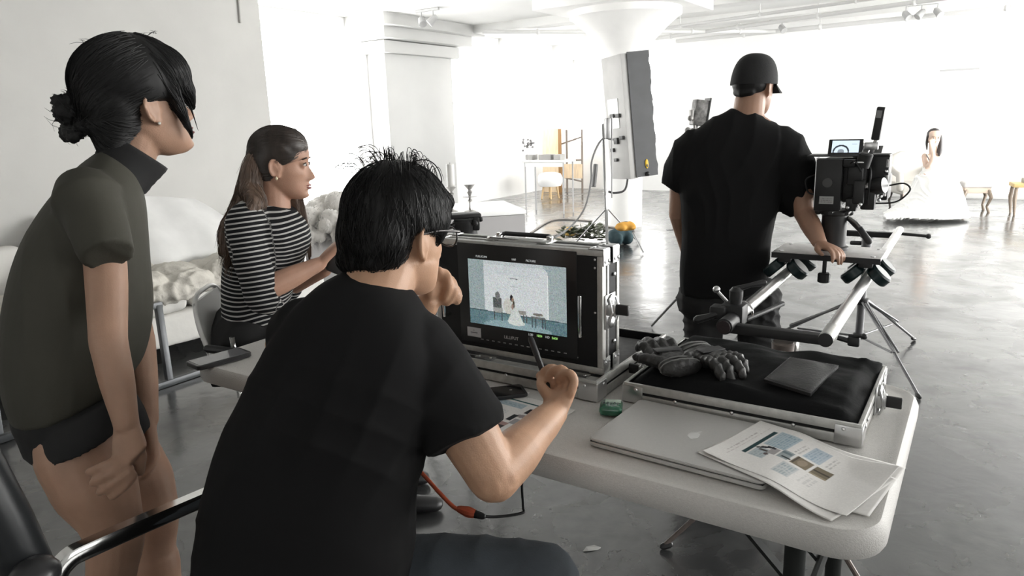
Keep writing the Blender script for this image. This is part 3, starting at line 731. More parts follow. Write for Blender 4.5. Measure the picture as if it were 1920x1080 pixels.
# the top edge of every sheet points to the upper left, so the text runs down towards the lower right
sheet((s1[0], s1[1], s1[2]), call_sheet(4), 'printed sheet with teal bar and small photos, topmost on the laptop', .7615, [(-1, 1, .006), (1, -1, .012), (-1, -1, .004)])
s2 = tuple(v + Vector((-.005, -.012, 0)) for v in s1); rot = Matrix.Rotation(math.radians(-5), 4, 'Z')
def rot_about(cs, deg, off):
    c0 = (cs[1] + cs[2]) / 2; R_ = Matrix.Rotation(math.radians(deg), 4, 'Z'); return tuple(c0 + R_ @ (v - c0) + Vector(off) for v in cs)
sheet(rot_about(s1, -5.5, (-.012, -.008, 0)), blank, 'white sheet directly under the teal-barred sheet, sticking out towards the table edge', .7605, [(-1, -1, .002)])
sheet(rot_about(s1, 6, (.020, .0, 0)), blank, 'white sheet lowest of the stack on the laptop, fanned towards the table end', .7595, [])
# sheets under the drawing hand
p = Pic(110, 140, WHITE); p.rect(.1, .10, .9, .125, srgb(32, 84, 84)); p.rect(.12, .15, .5, .24, srgb(166, 184, 192), .8); p.scrib(.13, .16, .49, .24, 5, srgb(105, 140, 160), 3, .6); p.rect(.58, .2, .66, .3, srgb(46, 42, 46)); p.rect(.70, .18, .74, .3, srgb(60, 60, 66)); p.ell(.62, .36, .06, .03, srgb(150, 140, 140)); p.rect(.52, .36, .58, .48, srgb(40, 44, 48)); p.rect(.60, .42, .72, .52, srgb(160, 158, 160)); p.rect(.48, .52, .62, .6, srgb(168, 140, 136)); p.rect(.5, .58, .62, .64, srgb(70, 62, 62)); p.scrib(.12, .32, .42, .5, 6, srgb(140, 160, 170), 8, .6)
p.a *= (1 + np.random.RandomState(5).randn(140, 110, 1) * .03)
c_tl, c_tr = at_z(958, 737, .7405), at_z(1102, 775, .7405)
dx = (c_tr - c_tl).normalized(); dn = Vector((dx.y, -dx.x, 0))
sheet((c_tl - dx * .02, c_tl + dx * .19, c_tl - dx * .02 + dn * .28), p, 'printed sheet with a teal bar lying under the drawing hand', .7412)
c2 = TL(.74, .30)
sheet(rot_about((c_tl - dx * .12 + E1 * .03, c_tl + dx * .09 + E1 * .03, c_tl - dx * .12 + dn * .28 + E1 * .03), 12, (-.03, 0, 0)), blank, 'plain white sheet beneath the black phone beside the monitor tray', .7402)

# ---- phones
def phone(c, yaw, size, label, icons=True):
    o = thing('phone', label, 'phone', c, yaw)
    w_, l_, t_ = size
    rg = []
    for ins, z in ((.002, 0), (0, .002), (0, t_ - .002), (.0015, t_)): rg.append([Vector((a, b, z)) for a, b in rr_poly(-w_ / 2 + ins, w_ / 2 - ins, -l_ / 2 + ins, l_ / 2 - ins, .009, 5)])
    obj('case', MB().rings(rg), mat('phone_shell', (.02, .02, .021), .3), o)
    obj('screen', MB().box((0, 0, t_), (w_ - .008, l_ - .016, .0012)), mat('dark_phone_glass', (.012, .012, .013), .12) if icons else mat('grey_phone_glass', (.16, .16, .17), .1, spec=.8), o)
    if icons:
        k = MB()
        for i in range(4): k.box((-.024 + i * .016, -.045, t_ + .0008), (.006, .006, .0006))
        k.ell((.0, .035, t_ + .0008), (.004, .004, .0005)); obj('icons', k, mat('dim_icons', (.22, .22, .2), .5), o)
    return o
phone(at_z(932, 741, .742), YAW - .75, (.072, .142, .009), 'black phone lying beside the hand with the pen')
phone(TL(.080, .055, .7415), YAW + math.radians(12) - .35, (.080, .165, .014), 'dark phone with a grey screen at the far left table end', False)
# ---- green pack
gp = thing('tissue_pack', 'small green plastic pack lying between the monitor tray and the laptop', 'pack', at_z(1146, 773, .741) , YAW + .38)
b = MB(); b.loft(interp_secs([((-.026, 0, .011), (0, .024, 0), (0, 0, .009)), ((-.020, 0, .012), (0, .026, 0), (0, 0, .0115)), ((.018, 0, .012), (0, .026, 0), (0, 0, .0115)), ((.026, 0, .011), (0, .024, 0), (0, 0, .009))], 3), 24, True, 3.5)
me = b.mesh('wrapper'); me2 = remesh(b, .0025, 2, 'wrapper'); bpy.data.meshes.remove(me)
rot90 = Matrix.Rotation(math.pi / 2, 4, 'Z'); me2.transform(rot90)
gm = mat('green_film', srgb(38, 100, 74), .22, coat=.5, var=.35, scale=35, bump=.3, bscale=60); link('wrapper', me2, gm, gp)
k = MB().box((.004, .010, .0235), (.036, .020, .001), bev=.0004); obj('pale_end', k, mat('pale_green_print', srgb(176, 196, 180), .3, var=.2, scale=60), gp)
k = MB()
for i in range(5): k.box((-.016 + i * .008, -.006 + (i % 2) * .004, .0238), (.004, .012, .0006))
obj('lettering', k, mat('dark_green_print', srgb(18, 44, 36), .4), gp)
# ---- cables under the table
def cable(name, pts, r, m, label, cat='cable', k=8):
    return tag(obj(name, MB().tube(spline(pts, k), r, 8), m, smooth=80), label, cat)
ec = thing('extension_cord', 'orange extension cord hanging below the table', 'cord', at_t(780, 878, 1.55))
M_OR = mat('orange_rubber', srgb(196, 92, 62), .5)
e_end = at_t(868, 958, 1.50)
obj('cord', MB().tube(spline([at_t(700, 800, 1.62), at_t(782, 878, 1.57), at_t(825, 925, 1.53), at_t(850, 950, 1.51), e_end], 6), .0045, 8), M_OR, ec, world=True, smooth=80)
obj('socket', MB().limb([at_t(862, 955, 1.505), at_t(878, 960, 1.50), at_t(888, 963, 1.495)], [.008, .012, .010], n=10), M_OR, ec, world=True)
pc = thing('power_cord', 'black power cord plugged into the orange cord under the table', 'cord', at_t(980, 960, 1.5))
obj('plug', MB().limb([at_t(888, 963, 1.495), at_t(905, 968, 1.49)], [.009, .007], n=10), M_BLACK, pc, world=True)
obj('cord', MB().tube(spline([at_t(903, 967, 1.49), at_t(930, 969, 1.5), at_t(978, 962, 1.52), at_t(981, 950, 1.53), at_t(979, 905, 1.56), at_t(985, 850, 1.6)], 6), .0032, 8), M_BLACK, pc, world=True, smooth=80)
# ------------------------------------------------------------------ camera slider on stands
ZS = .75
M_TUBE = mat('satin_aluminium_pipe', (.72, .72, .71), .28, metal=.9, var=.08, scale=12)
M_TEAL = mat('dark_teal_wheel', srgb(14, 34, 36), .35)
M_PLATE = mat('grey_plate', (.52, .51, .50), .4, metal=.3, var=.15, scale=25)
SA, SB = at_z(1548, 637, ZS), at_z(1356, 614, ZS)
SD = Vector((.546, .838, 0)).normalized(); SR_ = Vector((SD.y, -SD.x, 0)); SM = (SA + SB) / 2; SW = (SA - SB).dot(SR_) / 2
syaw = math.atan2(SR_.y, SR_.x); LEN = 2.28
def SP_(x, s, z=0.0): return SM + SR_ * x + SD * s + Vector((0, 0, z))
def sl(x, s, z=0.0): return Vector((x, s, z))           # slider-local coordinates
sd = thing('camera_slider', 'two-pipe camera slider on stands with end bars and clamps', 'slider', SM, syaw)
for x in (-SW, SW):
    b = MB(); R_ = .0208
    b.rings([[Vector((x + r * math.cos(k * math.pi / 12), s, r * math.sin(k * math.pi / 12))) for k in range(24)] for r, s in ((R_ - .003, .10), (R_ - .003, 0), (R_, 0), (R_, LEN), (R_ - .004, LEN))])
    obj('pipe', b, M_TUBE, sd, smooth=40)
    obj('pipe_plug', MB().cyl((x, -.003, 0), (x, .004, 0), R_, 24), mat('plum_plug', (.022, .012, .013), .6) if x < 0 else M_BLACK, sd)
    obj('pipe_collar', MB().lathe((x, .06, 0), [(R_, -.055), (R_ + (.001 if x > 0 else .005), -.055), (R_ + (.001 if x > 0 else .005), .055), (R_, .055)], 24, (0, 1, 0)), M_ALUD if x > 0 else M_BLACKM, sd)
for s, ex in ((.06, .02), (LEN - .10, .06)):
    b = MB().box((0, s, -.016), (2 * SW + .01, .036, .030), bev=.003); obj('end_bar', b, M_BLACKM, sd)
k = MB().cyl((SW, LEN - .10, -.005), (SW + .14, LEN - .10, -.012), .008, 8); k.ell((SW + .145, LEN - .10, -.012), (.014,) * 3); obj('end_knob', k, M_BLACKM, sd)
# knob beside the near right end
k = MB().cyl((SW + .02, .09, -.015), (SW + .05, .09, -.02), .008, 8); k.box((SW + .065, .09, -.02), (.034, .022, .03), bev=.006); k.cyl((SW + .05, .09, -.005), (SW + .09, .085, .0), .005, 8); k.ell((SW + .092, .085, 0), (.009,) * 3)
obj('side_knob', k, M_BLACKM, sd)
# clamp at the near left end
k = MB().box((-SW - .005, .13, .012), (.075, .07, .07), bev=.008); k.box((-SW - .045, .10, .02), (.05, .05, .045), bev=.006)
k.lathe((-SW, .13, .07), [(.018, -.03), (.022, 0), (.022, .02), (.012, .032)], 14)
cl = obj('clamp', k, M_BLACKM, sd)
obj('clamp_band', MB().tube([Vector((-SW + .04 * math.cos(t), .19, .040 * math.sin(t) + .004)) for t in [q * 2 * math.pi / 20 - .6 for q in range(14)]], .004, 6), M_CHROME, cl)
obj('clamp_lever', MB().limb([(-SW, .13, .095), (-SW + .04, .15, .108), (-SW + .075, .17, .115)], [.010, .008, .011], n=10), M_BLACK, cl)
obj('clamp_lever', MB().limb([(-SW - .04, .09, .02), (-SW - .07, .07, .008), (-SW - .10, .05, .0)], [.011, .011, .014], n=10), M_BLACK, cl)
obj('clamp_lever', MB().limb([(-SW + .03, .16, -.01), (-SW + .06, .30, -.012), (-SW + .085, .42, -.012)], [.009, .008, .010], n=10), M_BLACK, cl)
k = MB().cyl((-SW - .03, .13, .05), (-SW - .06, .12, .085), .006, 8); k.ell((-SW - .062, .12, .09), (.012,) * 3); obj('clamp_screw', k, M_STEEL, cl)

# dolly riding on the pipes
SDOL = .95; PZ = .098
dl = thing('slider_dolly', 'flat grey dolly plate on dark wheels riding the slider pipes', 'dolly', SP_(0, SDOL), syaw)
b = MB().box((0, 0, PZ - .006), (.40, .25, .012), bev=.002); obj('plate', b, M_PLATE, dl)
b = MB().box((0, -.126, PZ - .012), (.40, .004, .022)); obj('plate_lip', b, M_BLACKM, dl)
b = MB()
for x in (-.17, .17): b.cyl((x, .09, PZ), (x, .09, PZ + .003), .009, 10); b.cyl((x, -.09, PZ), (x, -.09, PZ + .003), .009, 10)
obj('plate_bolts', b, M_STEEL, dl)
for x in (-SW, SW):
    for y in (-.09, .09):
        tr = obj('truck', MB().box((x, y, PZ - .026), (.05, .07, .028), bev=.004), M_BLACKM, dl)
        for sx in (-1, 1):
            ax = Vector((sx * .72, 0, -.70)); c = Vector((x + sx * .046, y, .028))
            obj('wheel', MB().lathe(c - Vector((ax.z, 0, -ax.x)).normalized() * 0, [(.014, -.021), (.040, -.021), (.046, -.014), (.046, .014), (.040, .021), (.014, .021)], 20, Vector((.70 * 1, 0, sx * .72))), M_TEAL, tr)
k = MB().cyl((.0, -.10, PZ - .012), (.0, -.10, PZ - .075), .008, 10); k.lathe((.0, -.10, PZ - .115), [(.018, 0), (.024, .004), (.024, .034), (.018, .04)], 12); obj('lock_knob', k, M_BLACK, dl)

# camera standing on the dolly
cmr = thing('cinema_camera', 'black cinema camera rig seen from behind, mounted on the slider dolly', 'camera', SP_(.005, SDOL + .03, PZ), syaw)
obj('riser', MB().lathe((0, 0, 0), [(.06, 0), (.06, .012), (.050, .016), (.048, .14), (.056, .146), (.056, .165)], 24), M_BLACKM, cmr)
k = MB()
for x in (-.06, .06): k.ell((x, -.02, .155), (.013,) * 3); k.cyl((0, -.02, .155), (x, -.02, .155), .006, 8)
obj('riser_knobs', k, M_BLACK, cmr)
obj('pan_handle', MB().limb([(.05, .0, .13), (.10, -.02, .09), (.135, -.03, .045)], [.009, .012, .014], n=12), M_BLACKM, cmr)
obj('handle_joint', MB().tube([(.055, -.015, .135), (.085, -.025, .115), (.10, -.035, .10)], .006, 8), M_STEEL, cmr)
ZB = .165
b = MB().box((.03, .04, ZB + .12), (.16, .20, .17), bev=.006); obj('body', b, mat('camera_black', (.012, .012, .0125), .45), cmr)
b = MB().box((-.016, -.085, ZB + .105), (.096, .055, .205), bev=.006); bat = obj('battery', b, mat('battery_black', (.011, .011, .0115), .5), cmr)
obj('battery_edge', MB().box((-.0635, -.085, ZB + .115), (.004, .05, .19)), M_STEEL, bat)
obj('battery_ring', MB().lathe((-.018, -.113, ZB + .115), [(.013, 0), (.018, 0), (.018, .003), (.013, .003)], 24, (0, -1, 0)), mat('dark_grey_ring', (.05, .05, .05), .3), bat)
p = Pic(40, 24, srgb(168, 168, 166)); p.scrib(.12, .2, .9, .85, 3, srgb(100, 100, 100), 4, .8)
link('battery_label', pic_mesh('battery_label', p, .052, .030, basis((-.018, -.1134, ZB + .047), (1, 0, 0), (0, 0, 1)), thick=.0005), M_PAPER, bat, label='pale printed sticker')
b = MB().box((-.005, -.02, ZB + .216), (.2, .11, .006)); b.box((-.09, -.02, ZB + .214), (.05, .012, .006)); b.box((.12, .02, ZB + .212), (.13, .10, .008), bev=.002); obj('top_plate', b, M_BLACKM, cmr)
b = MB()
for (x, y, z, dx, dy, dz) in ((.075, -.06, .15, .055, .07, .09), (.095, -.09, .08, .04, .05, .09), (.15, .02, .16, .07, .1, .12), (.125, -.05, .05, .05, .06, .08), (.17, .06, .09, .03, .12, .1), (.07, -.08, .03, .04, .05, .05), (.055, -.1, .19, .045, .03, .03)):
    b.box((x, y, ZB + z), (dx, dy, dz), bev=.006)
b.lathe((.10, -.10, ZB + .175), [(.012, 0), (.024, .0), (.026, .05), (.02, .055)], 16, (0.2, -.1, 1)); b.lathe((.15, -.06, ZB + .10), [(.03, -.02), (.033, 0), (.03, .03)], 16, (1, -.3, .2))
obj('accessory_block', b, mat('camera_black', None), cmr)
obj('lens', MB().lathe((.03, .14, ZB + .12), [(.05, 0), (.055, .02), (.055, .10), (.062, .11), (.062, .15), (.05, .15), (.046, .135)], 24, (0, 1, 0)), M_BLACKM, cmr)
b = MB().box((.03, .33, ZB + .12), (.18, .06, .13), bev=.006); b.box((.03, .37, ZB + .21), (.17, .10, .005), rot=Matrix.Rotation(math.radians(25), 3, 'X')); obj('matte_box', b, M_BLACKM, cmr)
b = MB()
for x in (0, .06): b.cyl((x, -.12, ZB - .003), (x, .32, ZB - .003), .0075, 10)
obj('rods', b, M_BLACKM, cmr)
for (x, y, z) in ((.085, -.10, .055), (.105, -.118, .035), (.16, -.04, .045), (.165, -.045, .06), (.06, -.105, .02), (.175, -.03, .155)): obj('metal_knob', MB().ell((x, y, ZB + z), (.007, .007, .007), None, 10, 8), M_STEEL, cmr)
for c_, d_ in (((.18, -.02, .185), (.012, .02, .03)), ((.178, -.02, .13), (.012, .02, .02)), ((.09, -.125, .195), (.034, .004, .005)), ((.176, -.025, .075), (.010, .02, .03))): obj('metal_fitting', MB().box((c_[0], c_[1], ZB + c_[2]), d_), M_STEEL, cmr)
for cp in ([(.11, -.06, .2), (.13, -.10, .16), (.13, -.11, .10), (.125, -.08, .03)], [(.19, -.02, .10), (.24, -.03, .11), (.262, -.03, .085), (.22, -.03, .04), (.15, -.04, .032)], [(.05, -.10, .18), (.075, -.13, .2), (.10, -.12, .16)], [(-.075, -.03, .14), (-.11, -.05, .12), (-.10, -.04, .07), (-.07, -.04, .06)]):
    obj('camera_cable', MB().tube(spline([Vector((x, y, ZB + z)) for x, y, z in cp], 6), .0035, 6), M_BLACK, cmr)
rotm = Matrix.Rotation(math.radians(-18), 3, 'X')
b = MB().box((.025, -.02, ZB + .245), (.125, .018, .065), rot=rotm, bev=.003); mon = obj('onboard_monitor', b, M_BLACK, cmr)
p = Pic(60, 34, srgb(190, 204, 218)); p.ell(.35, .9, .3, .55, srgb(40, 44, 48)); p.ell(.35, .98, .25, .5, srgb(190, 204, 218)); p.ell(.35, .9, .12, .2, srgb(120, 128, 136)); p.line(.75, .3, .9, .3, .02, srgb(120, 130, 140))
q = Vector((.025, -.02, ZB + .245)) + rotm @ Vector((0, -.0098, .002))
link('onboard_screen', pic_mesh('onboard_screen', p, .098, .048, basis(q, (1, 0, 0), rotm @ Vector((0, 0, 1)))), attr_mat('small_lit_screen', .3, .75), mon)
b = MB().box((.133, -.01, ZB + .335), (.030, .028, .125), bev=.005, rot=Matrix.Rotation(math.radians(6), 3, 'Y')); tx = obj('transmitter', b, M_BLACKM, cmr)
obj('transmitter_plate', MB().box((.134, -.0255, ZB + .37), (.018, .002, .028), rot=Matrix.Rotation(math.radians(6), 3, 'Y')), mat('grey_sticker', (.25, .25, .25), .5), tx)
b = MB().tube([(.128, -.01, ZB + .275), (.12, -.01, ZB + .24), (.11, 0, ZB + .215)], .010, 10); b.box((.115, -.01, ZB + .25), (.05, .02, .03), bev=.004); obj('transmitter_arm', b, M_STEEL, cmr)

# stands carrying the slider
def crow_stand(name, loc, yaw, top, label, m_, spread=.52, hub=.30, r=.016, grp='tripod stands under the slider'):
    t = thing(name, label, 'stand', loc, yaw, grp)
    obj('riser', MB().tube([(0, 0, .13), (0, 0, top * .62), (0, 0, top * .62), (0, 0, top - .05)], [r, r, r * .75, r * .75], 14), m_, t)
    obj('hub', MB().lathe((0, 0, hub), [(r, 0), (r * 1.7, .004), (r * 1.7, .035), (r, .04)], 14), M_BLACKM, t)
    obj('lower_hub', MB().lathe((0, 0, .13), [(r, 0), (r * 1.5, .004), (r * 1.5, .03), (r, .034)], 14), M_BLACKM, t)
    for k in range(3):
        a = k * 2 * math.pi / 3; d = Vector((math.cos(a), math.sin(a), 0)); n = Vector((-d.y, d.x, 0))
        b = MB()
        for s in (-.012, .012): b.tube([d * .03 + n * s + Vector((0, 0, hub + .02)), d * (spread * .62) + n * s + Vector((0, 0, hub * .45 + .02))], .006, 8)
        b.tube([d * .05 + Vector((0, 0, hub + .02)), d * spread + Vector((0, 0, .012))], .008, 8)
        lg = obj('leg', b, m_, t)
        obj('strut', MB().tube([d * .025 + Vector((0, 0, .145)), d * spread * .55 + Vector((0, 0, hub * .47))], .006, 8), m_, t)
        obj('rubber_foot', MB().limb([d * (spread - .02) + Vector((0, 0, .018)), d * spread + Vector((0, 0, .012))], [.012, .012], n=8), M_BLACK, lg)
    return t
far = SP_(0, LEN - .10); far.z = 0
M_STAND = mat('steel_stand', (.15, .15, .155), .4, metal=.4)
st = crow_stand('light_stand', far, math.radians(-88), ZS - .03, 'steel tripod stand under the far end of the slider', M_STAND, .60, .33, .021)
obj('receiver', MB().lathe((0, 0, ZS - .10), [(.02, 0), (.026, .01), (.026, .06), (.034, .064), (.034, .07)], 16), M_STAND, st)
obj('receiver_knob', MB().cyl((-.02, -.02, ZS - .07), (-.07, -.05, ZS - .075), .012, 10), M_BLACKM, st)
near = SP_(.02, .06); near.z = 0
M_BRONZE = mat('worn_bronze_metal', (.16, .13, .115), .5, metal=.3, var=.2, scale=40)
st = crow_stand('light_stand', near, math.radians(60), ZS - .10, 'stand with bronze receiver under the near end of the slider', M_BRONZE, .36, .30, .018)
obj('receiver', MB().lathe((0, 0, ZS - .17), [(.018, 0), (.030, .006), (.030, .03), (.026, .035), (.026, .085), (.032, .09), (.034, .125), (.030, .13)], 18), M_BRONZE, st)
k = MB().limb([(.02, -.03, ZS - .062), (.06, -.03, ZS - .068), (.085, -.02, ZS - .078)], [(.012, .02), (.010, .026), (.009, .02)], n=12); obj('wing_handle', k, mat('grey_cast_metal', (.27, .26, .25), .4, metal=.6), st)
obj('set_screw', MB().cyl((.012, -.028, ZS - .115), (.016, -.038, ZS - .115), .006, 10), M_BLACK, st)

# ------------------------------------------------------------------ fluid head tripod behind the monitor case
tp = thing('video_tripod', 'black fluid-head tripod standing behind the monitor case', 'tripod', (at_t(872, 420, 3.35).x, at_t(872, 420, 3.35).y, 0), 0)
hz = at_t(872, 398, 3.35).z; S_ = 3.35 / F
b = MB().lathe((0, 0, hz - .115), [(.045, 0), (.058, .01), (.056, .03), (.062, .05), (.060, .075), (.052, .085)], 20); hd = obj('fluid_head', b, M_BLACKM, tp)
obj('camera_plate', MB().box((-.005, 0, hz - .014), (.155, .09, .022), bev=.006, yaw=.2), M_BLACKM, tp)
b = MB().box((.055, -.02, hz - .05), (.03, .06, .06), bev=.006); b.ell((.05, -.05, hz - .045), (.014,) * 3); b.ell((.075, -.03, hz - .03), (.012,) * 3); obj('tilt_lock', b, M_BLACKM, tp)
obj('pan_bar', MB().limb([(-.04, -.03, hz - .05), (-.14, -.05, hz - .085), (-.26, -.07, hz - .125)], [.012, .010, .016], n=10), M_BLACK, tp)
obj('bowl', MB().lathe((0, 0, hz - .20), [(.02, 0), (.05, .02), (.062, .06), (.062, .085)], 20), M_BLACKM, tp)
for k in range(3):
    a = k * 2 * math.pi / 3 + .5; d = Vector((math.cos(a), math.sin(a), 0))
    b = MB().limb([d * .045 + Vector((0, 0, hz - .15)), d * .30 + Vector((0, 0, .32))], [.02, .017], n=10); b.limb([d * .29 + Vector((0, 0, .34)), d * .42 + Vector((0, 0, .015))], [.011, .011], n=8); obj('leg', b, M_BLACKM, tp)

# ------------------------------------------------------------------ tall fluorescent fixture on a stand in front of the column
LT = 7.9
base = at_t(1138, 400, LT); lb = thing('light_stand', 'thin grey stand holding the tall studio light beside the column', 'stand', (base.x, base.y, 0), .3)
M_LS = mat('grey_stand_metal', (.22, .22, .22), .4, metal=.5)
ptop = at_t(1142, 232, LT)
obj('pole', MB().cyl((0, 0, .02), (ptop.x - base.x, (ptop.y - base.y), ptop.z), .013, 10), M_LS, lb)
obj('pole', MB().cyl((.05, -.02, .55), (.05, -.02, 1.42), .008, 8), M_LS, lb)
obj('joint', MB().box((.01, 0, 1.30), (.06, .06, .22), bev=.01), M_LS, lb)
for k, a in enumerate((.1, 2.2, 4.3)):
    d = Vector((math.cos(a), math.sin(a), 0)); b = MB().tube([d * .02 + Vector((0, 0, .42)), d * .42 + Vector((0, 0, .012))], .009, 8); obj('leg', b, M_LS, lb)
obj('yoke', MB().tube(spline([(.02, 0, .62), (.10, 0, .60), (.22, .0, .63), (.27, .02, .80)], 5), .012, 8), M_BLACKM, lb)
pcx = at_t(1172, 219, LT); ayaw = math.radians(22)
M_KB = mat('pale_grey_fixture', (.40, .395, .385), .55, var=.08, scale=4); M_KD = mat('dark_grey_barn_door', (.055, .057, .06), .55, var=.12, scale=6)
vd = ray(1172, 219).normalized(); Rt = Matrix.Rotation(math.radians(-5.0), 3, vd) @ Matrix.Rotation(ayaw, 3, 'Z')
kl = thing('studio_light', 'tall tilted studio light with pale grey back and dark barn door', 'light', pcx, 0)
def kb(x, y, z, dx, dy, dz, bev=.006):
    return MB().box(Rt @ Vector((x, y, z)), (dx, dy, dz), rot=Rt, bev=bev)
obj('housing', kb(-.06, .02, -.01, .10, .42, 1.33), M_KB, kl)
obj('reflector', kb(-.008, .02, -.01, .006, .40, 1.26, .001), mat('bright_reflector', (.8, .8, .8), .2, metal=.8), kl)
for y in (-.12, -.03, .06, .15): obj('lamp_tube', MB().cyl(Rt @ Vector((.012, y + .01, -.58)), Rt @ Vector((.012, y + .01, .58)), .013, 10), mat('lamp_tube_white', (.9, .9, .9), .3, emit=(1, .98, .94), estr=2.0), kl)
for y, ang in ((-.205, -8), (.245, 10)):
    Rd = Rt @ Matrix.Rotation(math.radians(ang), 3, 'Z'); c = Rt @ Vector((-.02, y, 0)) + Rd @ Vector((.13, 0, 0))
    n_ = MB(); vs = []; nz_ = 24
    for i in range(nz_ + 1):
        z = -.665 + 1.33 * i / nz_
        w0 = .007 * math.sin(z * 19) + .005 * math.sin(z * 43)
        for x, yy in ((-.15, -.004), (.105 + w0, -.004), (.105 + w0, .004), (-.15, .004)): vs.append(c + Rd @ Vector((x, yy, z)))
    fs = [(i * 4 + k, i * 4 + (k + 1) % 4, i * 4 + 4 + (k + 1) % 4, i * 4 + 4 + k) for i in range(nz_) for k in range(4)] + [(3, 2, 1, 0), tuple(nz_ * 4 + k for k in range(4))]
    dr = obj('barn_door', n_.add(vs, fs), M_KD, kl)
    if ang < 0:
        q = c + Rd @ Vector((-.02, -.010, -.53)); b = MB().ell(q, (.020, .006, .052), Rd); tg = obj('yellow_tag', b, mat('yellow_tag', srgb(206, 170, 40), .5), dr)
        obj('tag_hole', MB().ell(q + Rd @ Vector((0, -.006, -.02)), (.010, .003, .018), Rd), M_KD, dr)
        b = MB().ell(c + Rd @ Vector((-.02, -.012, -.64)), (.026,) * 3); obj('corner_knob', b, M_BLACK, dr)
for z, h in ((.12, .17), (-.055, .12)): obj('white_card', kb(-.114, .05, z, .006, .22, h, .002), mat('white_card', (.85, .85, .84), .5), kl)
for (y, z, sx, sz) in ((.06, .025, .05, .03), (-.06, .02, .05, .03), (.02, -.25, .05, .05), (.12, -.35, .04, .03), (.06, -.46, .04, .025), (-.10, -.22, .05, .03)): obj('mount_fitting', MB().box(Rt @ Vector((-.125, y, z)), (.03, sx * 1.5, sz * 1.4), rot=Rt, bev=.005), mat('dark_fitting', (.06, .06, .06), .5), kl)
cable('lamp_cable', [at_t(1150, 262, 7.8), at_t(1128, 262, 7.8), at_t(1110, 300, 7.8), at_t(1108, 340, 7.85), at_t(1096, 390, 7.9), at_t(1070, 425, 7.9), at_t(1040, 446, 7.6)], .011, mat('grey_cable', (.17, .17, .17), .6), 'thin grey cable looping down left of the studio light stand')
for k_, (pts) in enumerate(([at_z(1030, 443, .012), at_z(1085, 428, .012), at_z(1130, 424, .012), at_z(1190, 432, .012)], [at_z(995, 436, .012), at_z(1040, 412, .012), at_z(1110, 414, .012)])):
    cable('floor_cable', pts, .012, mat('beige_cable', (.30, .28, .26), .6), ('grey cable on the floor running past the flowers', 'beige cable on the floor running behind the flowers')[k_])
b = at_z(1108, 362, .9); cable('hanging_connector', [at_t(1117, 308, 9.0), at_t(1115, 330, 9.0), at_t(1113, 350, 9.0)], .03, mat('dark_connector', (.08, .08, .08), .5), 'dark connector hanging from a cable beside the column', 'connector')
# sandbags at the stand
gb = at_z(1160, 456, 0.0)
def sandbag(name, c, sz, m_, label, yaw=.3):
    t = thing(name, label, 'sandbag', c, yaw)
    b = MB().ell((-sz[0] * .28, 0, sz[2] * .5), (sz[0] * .3, sz[1] * .5, sz[2] * .5)); b.ell((sz[0] * .28, 0, sz[2] * .5), (sz[0] * .3, sz[1] * .5, sz[2] * .5)); b.limb([(-sz[0] * .3, 0, sz[2] * .6), (sz[0] * .3, 0, sz[2] * .6)], [sz[1] * .3] * 2)
    me = remesh(b, .012, 3, 'bag'); fold(me, [((1, .3, .3), .16, .004), ((0, 1, .6), .14, .004)], 4); link('bag', me, m_, t)
    obj('strap', MB().tube(spline([(-sz[0] * .2, 0, sz[2] * .9), (-sz[0] * .1, 0, sz[2] * 1.15), (sz[0] * .1, 0, sz[2] * 1.15), (sz[0] * .2, 0, sz[2] * .9)], 5), .012, 6), M_BLACK, t)
sandbag('sandbag', at_z(1163, 459, 0), (.22, .30, .17), mat('teal_canvas', srgb(44, 66, 72), .8), 'dark teal sandbag at the foot of the studio light stand')
sandbag('sandbag', at_t(1173, 432, 7.8), (.20, .17, .075), mat('orange_canvas', srgb(196, 144, 60), .8), 'orange sandbag lying on top of the teal one')
tag(obj('stand_leg', MB().tube([at_t(1186, 436, 7.7), at_z(1206, 473, .02)], .009, 8), M_LS), 'thin metal leg of a folded stand beside the sandbags', 'stand')
# flowers on the floor
fl = thing('flower_bundle', 'bundle of green leaves and yellow flowers on the floor left of the sandbags', 'flowers', at_z(1095, 452, 0))
M_LEAF = mat('dusty_green_leaf', srgb(58, 64, 44), .6, var=.35, scale=9); M_YEL = mat('pale_yellow_petal', srgb(190, 156, 82), .6, var=.2, scale=9)
rs = random.Random(11)
for k in range(120):
    p = Vector((rs.uniform(-.26, .26), rs.uniform(-.16, .16), rs.uniform(.02, .15))); d = Vector((rs.uniform(-1, 1), rs.uniform(-1, 1), rs.uniform(-.1, .6))).normalized(); L = rs.uniform(.08, .15); s = d.cross(Vector((0, 0, 1))).normalized() * L * .32; up = s.cross(d).normalized() * L * .06
    b = MB().add([p, p + d * L * .5 + s, p + d * L, p + d * L * .5 - s, p + d * L * .45 + up, p + d * L * .45 - up], [(0, 1, 4), (1, 2, 4), (2, 3, 4), (3, 0, 4), (1, 0, 5), (2, 1, 5), (3, 2, 5), (0, 3, 5)])
    obj('leaf', b, M_LEAF, fl, smooth=0)
for k in range(7):
    p = Vector((rs.uniform(-.26, -.05), rs.uniform(-.12, .05), rs.uniform(.08, .17))); b = MB()
    for i in range(6): a = i * math.pi / 3; b.ell(p + Vector((math.cos(a), math.sin(a), .2)) * .02, (.018, .018, .008), None, 8, 6)
    obj('blossom', b, M_YEL, fl)
b = MB()
for k in range(10): b.tube([Vector((.30, rs.uniform(-.05, .05), .03)), Vector((rs.uniform(-.2, .1), rs.uniform(-.1, .1), .05))], .004, 5)
obj('stems', b, M_LEAF, fl)

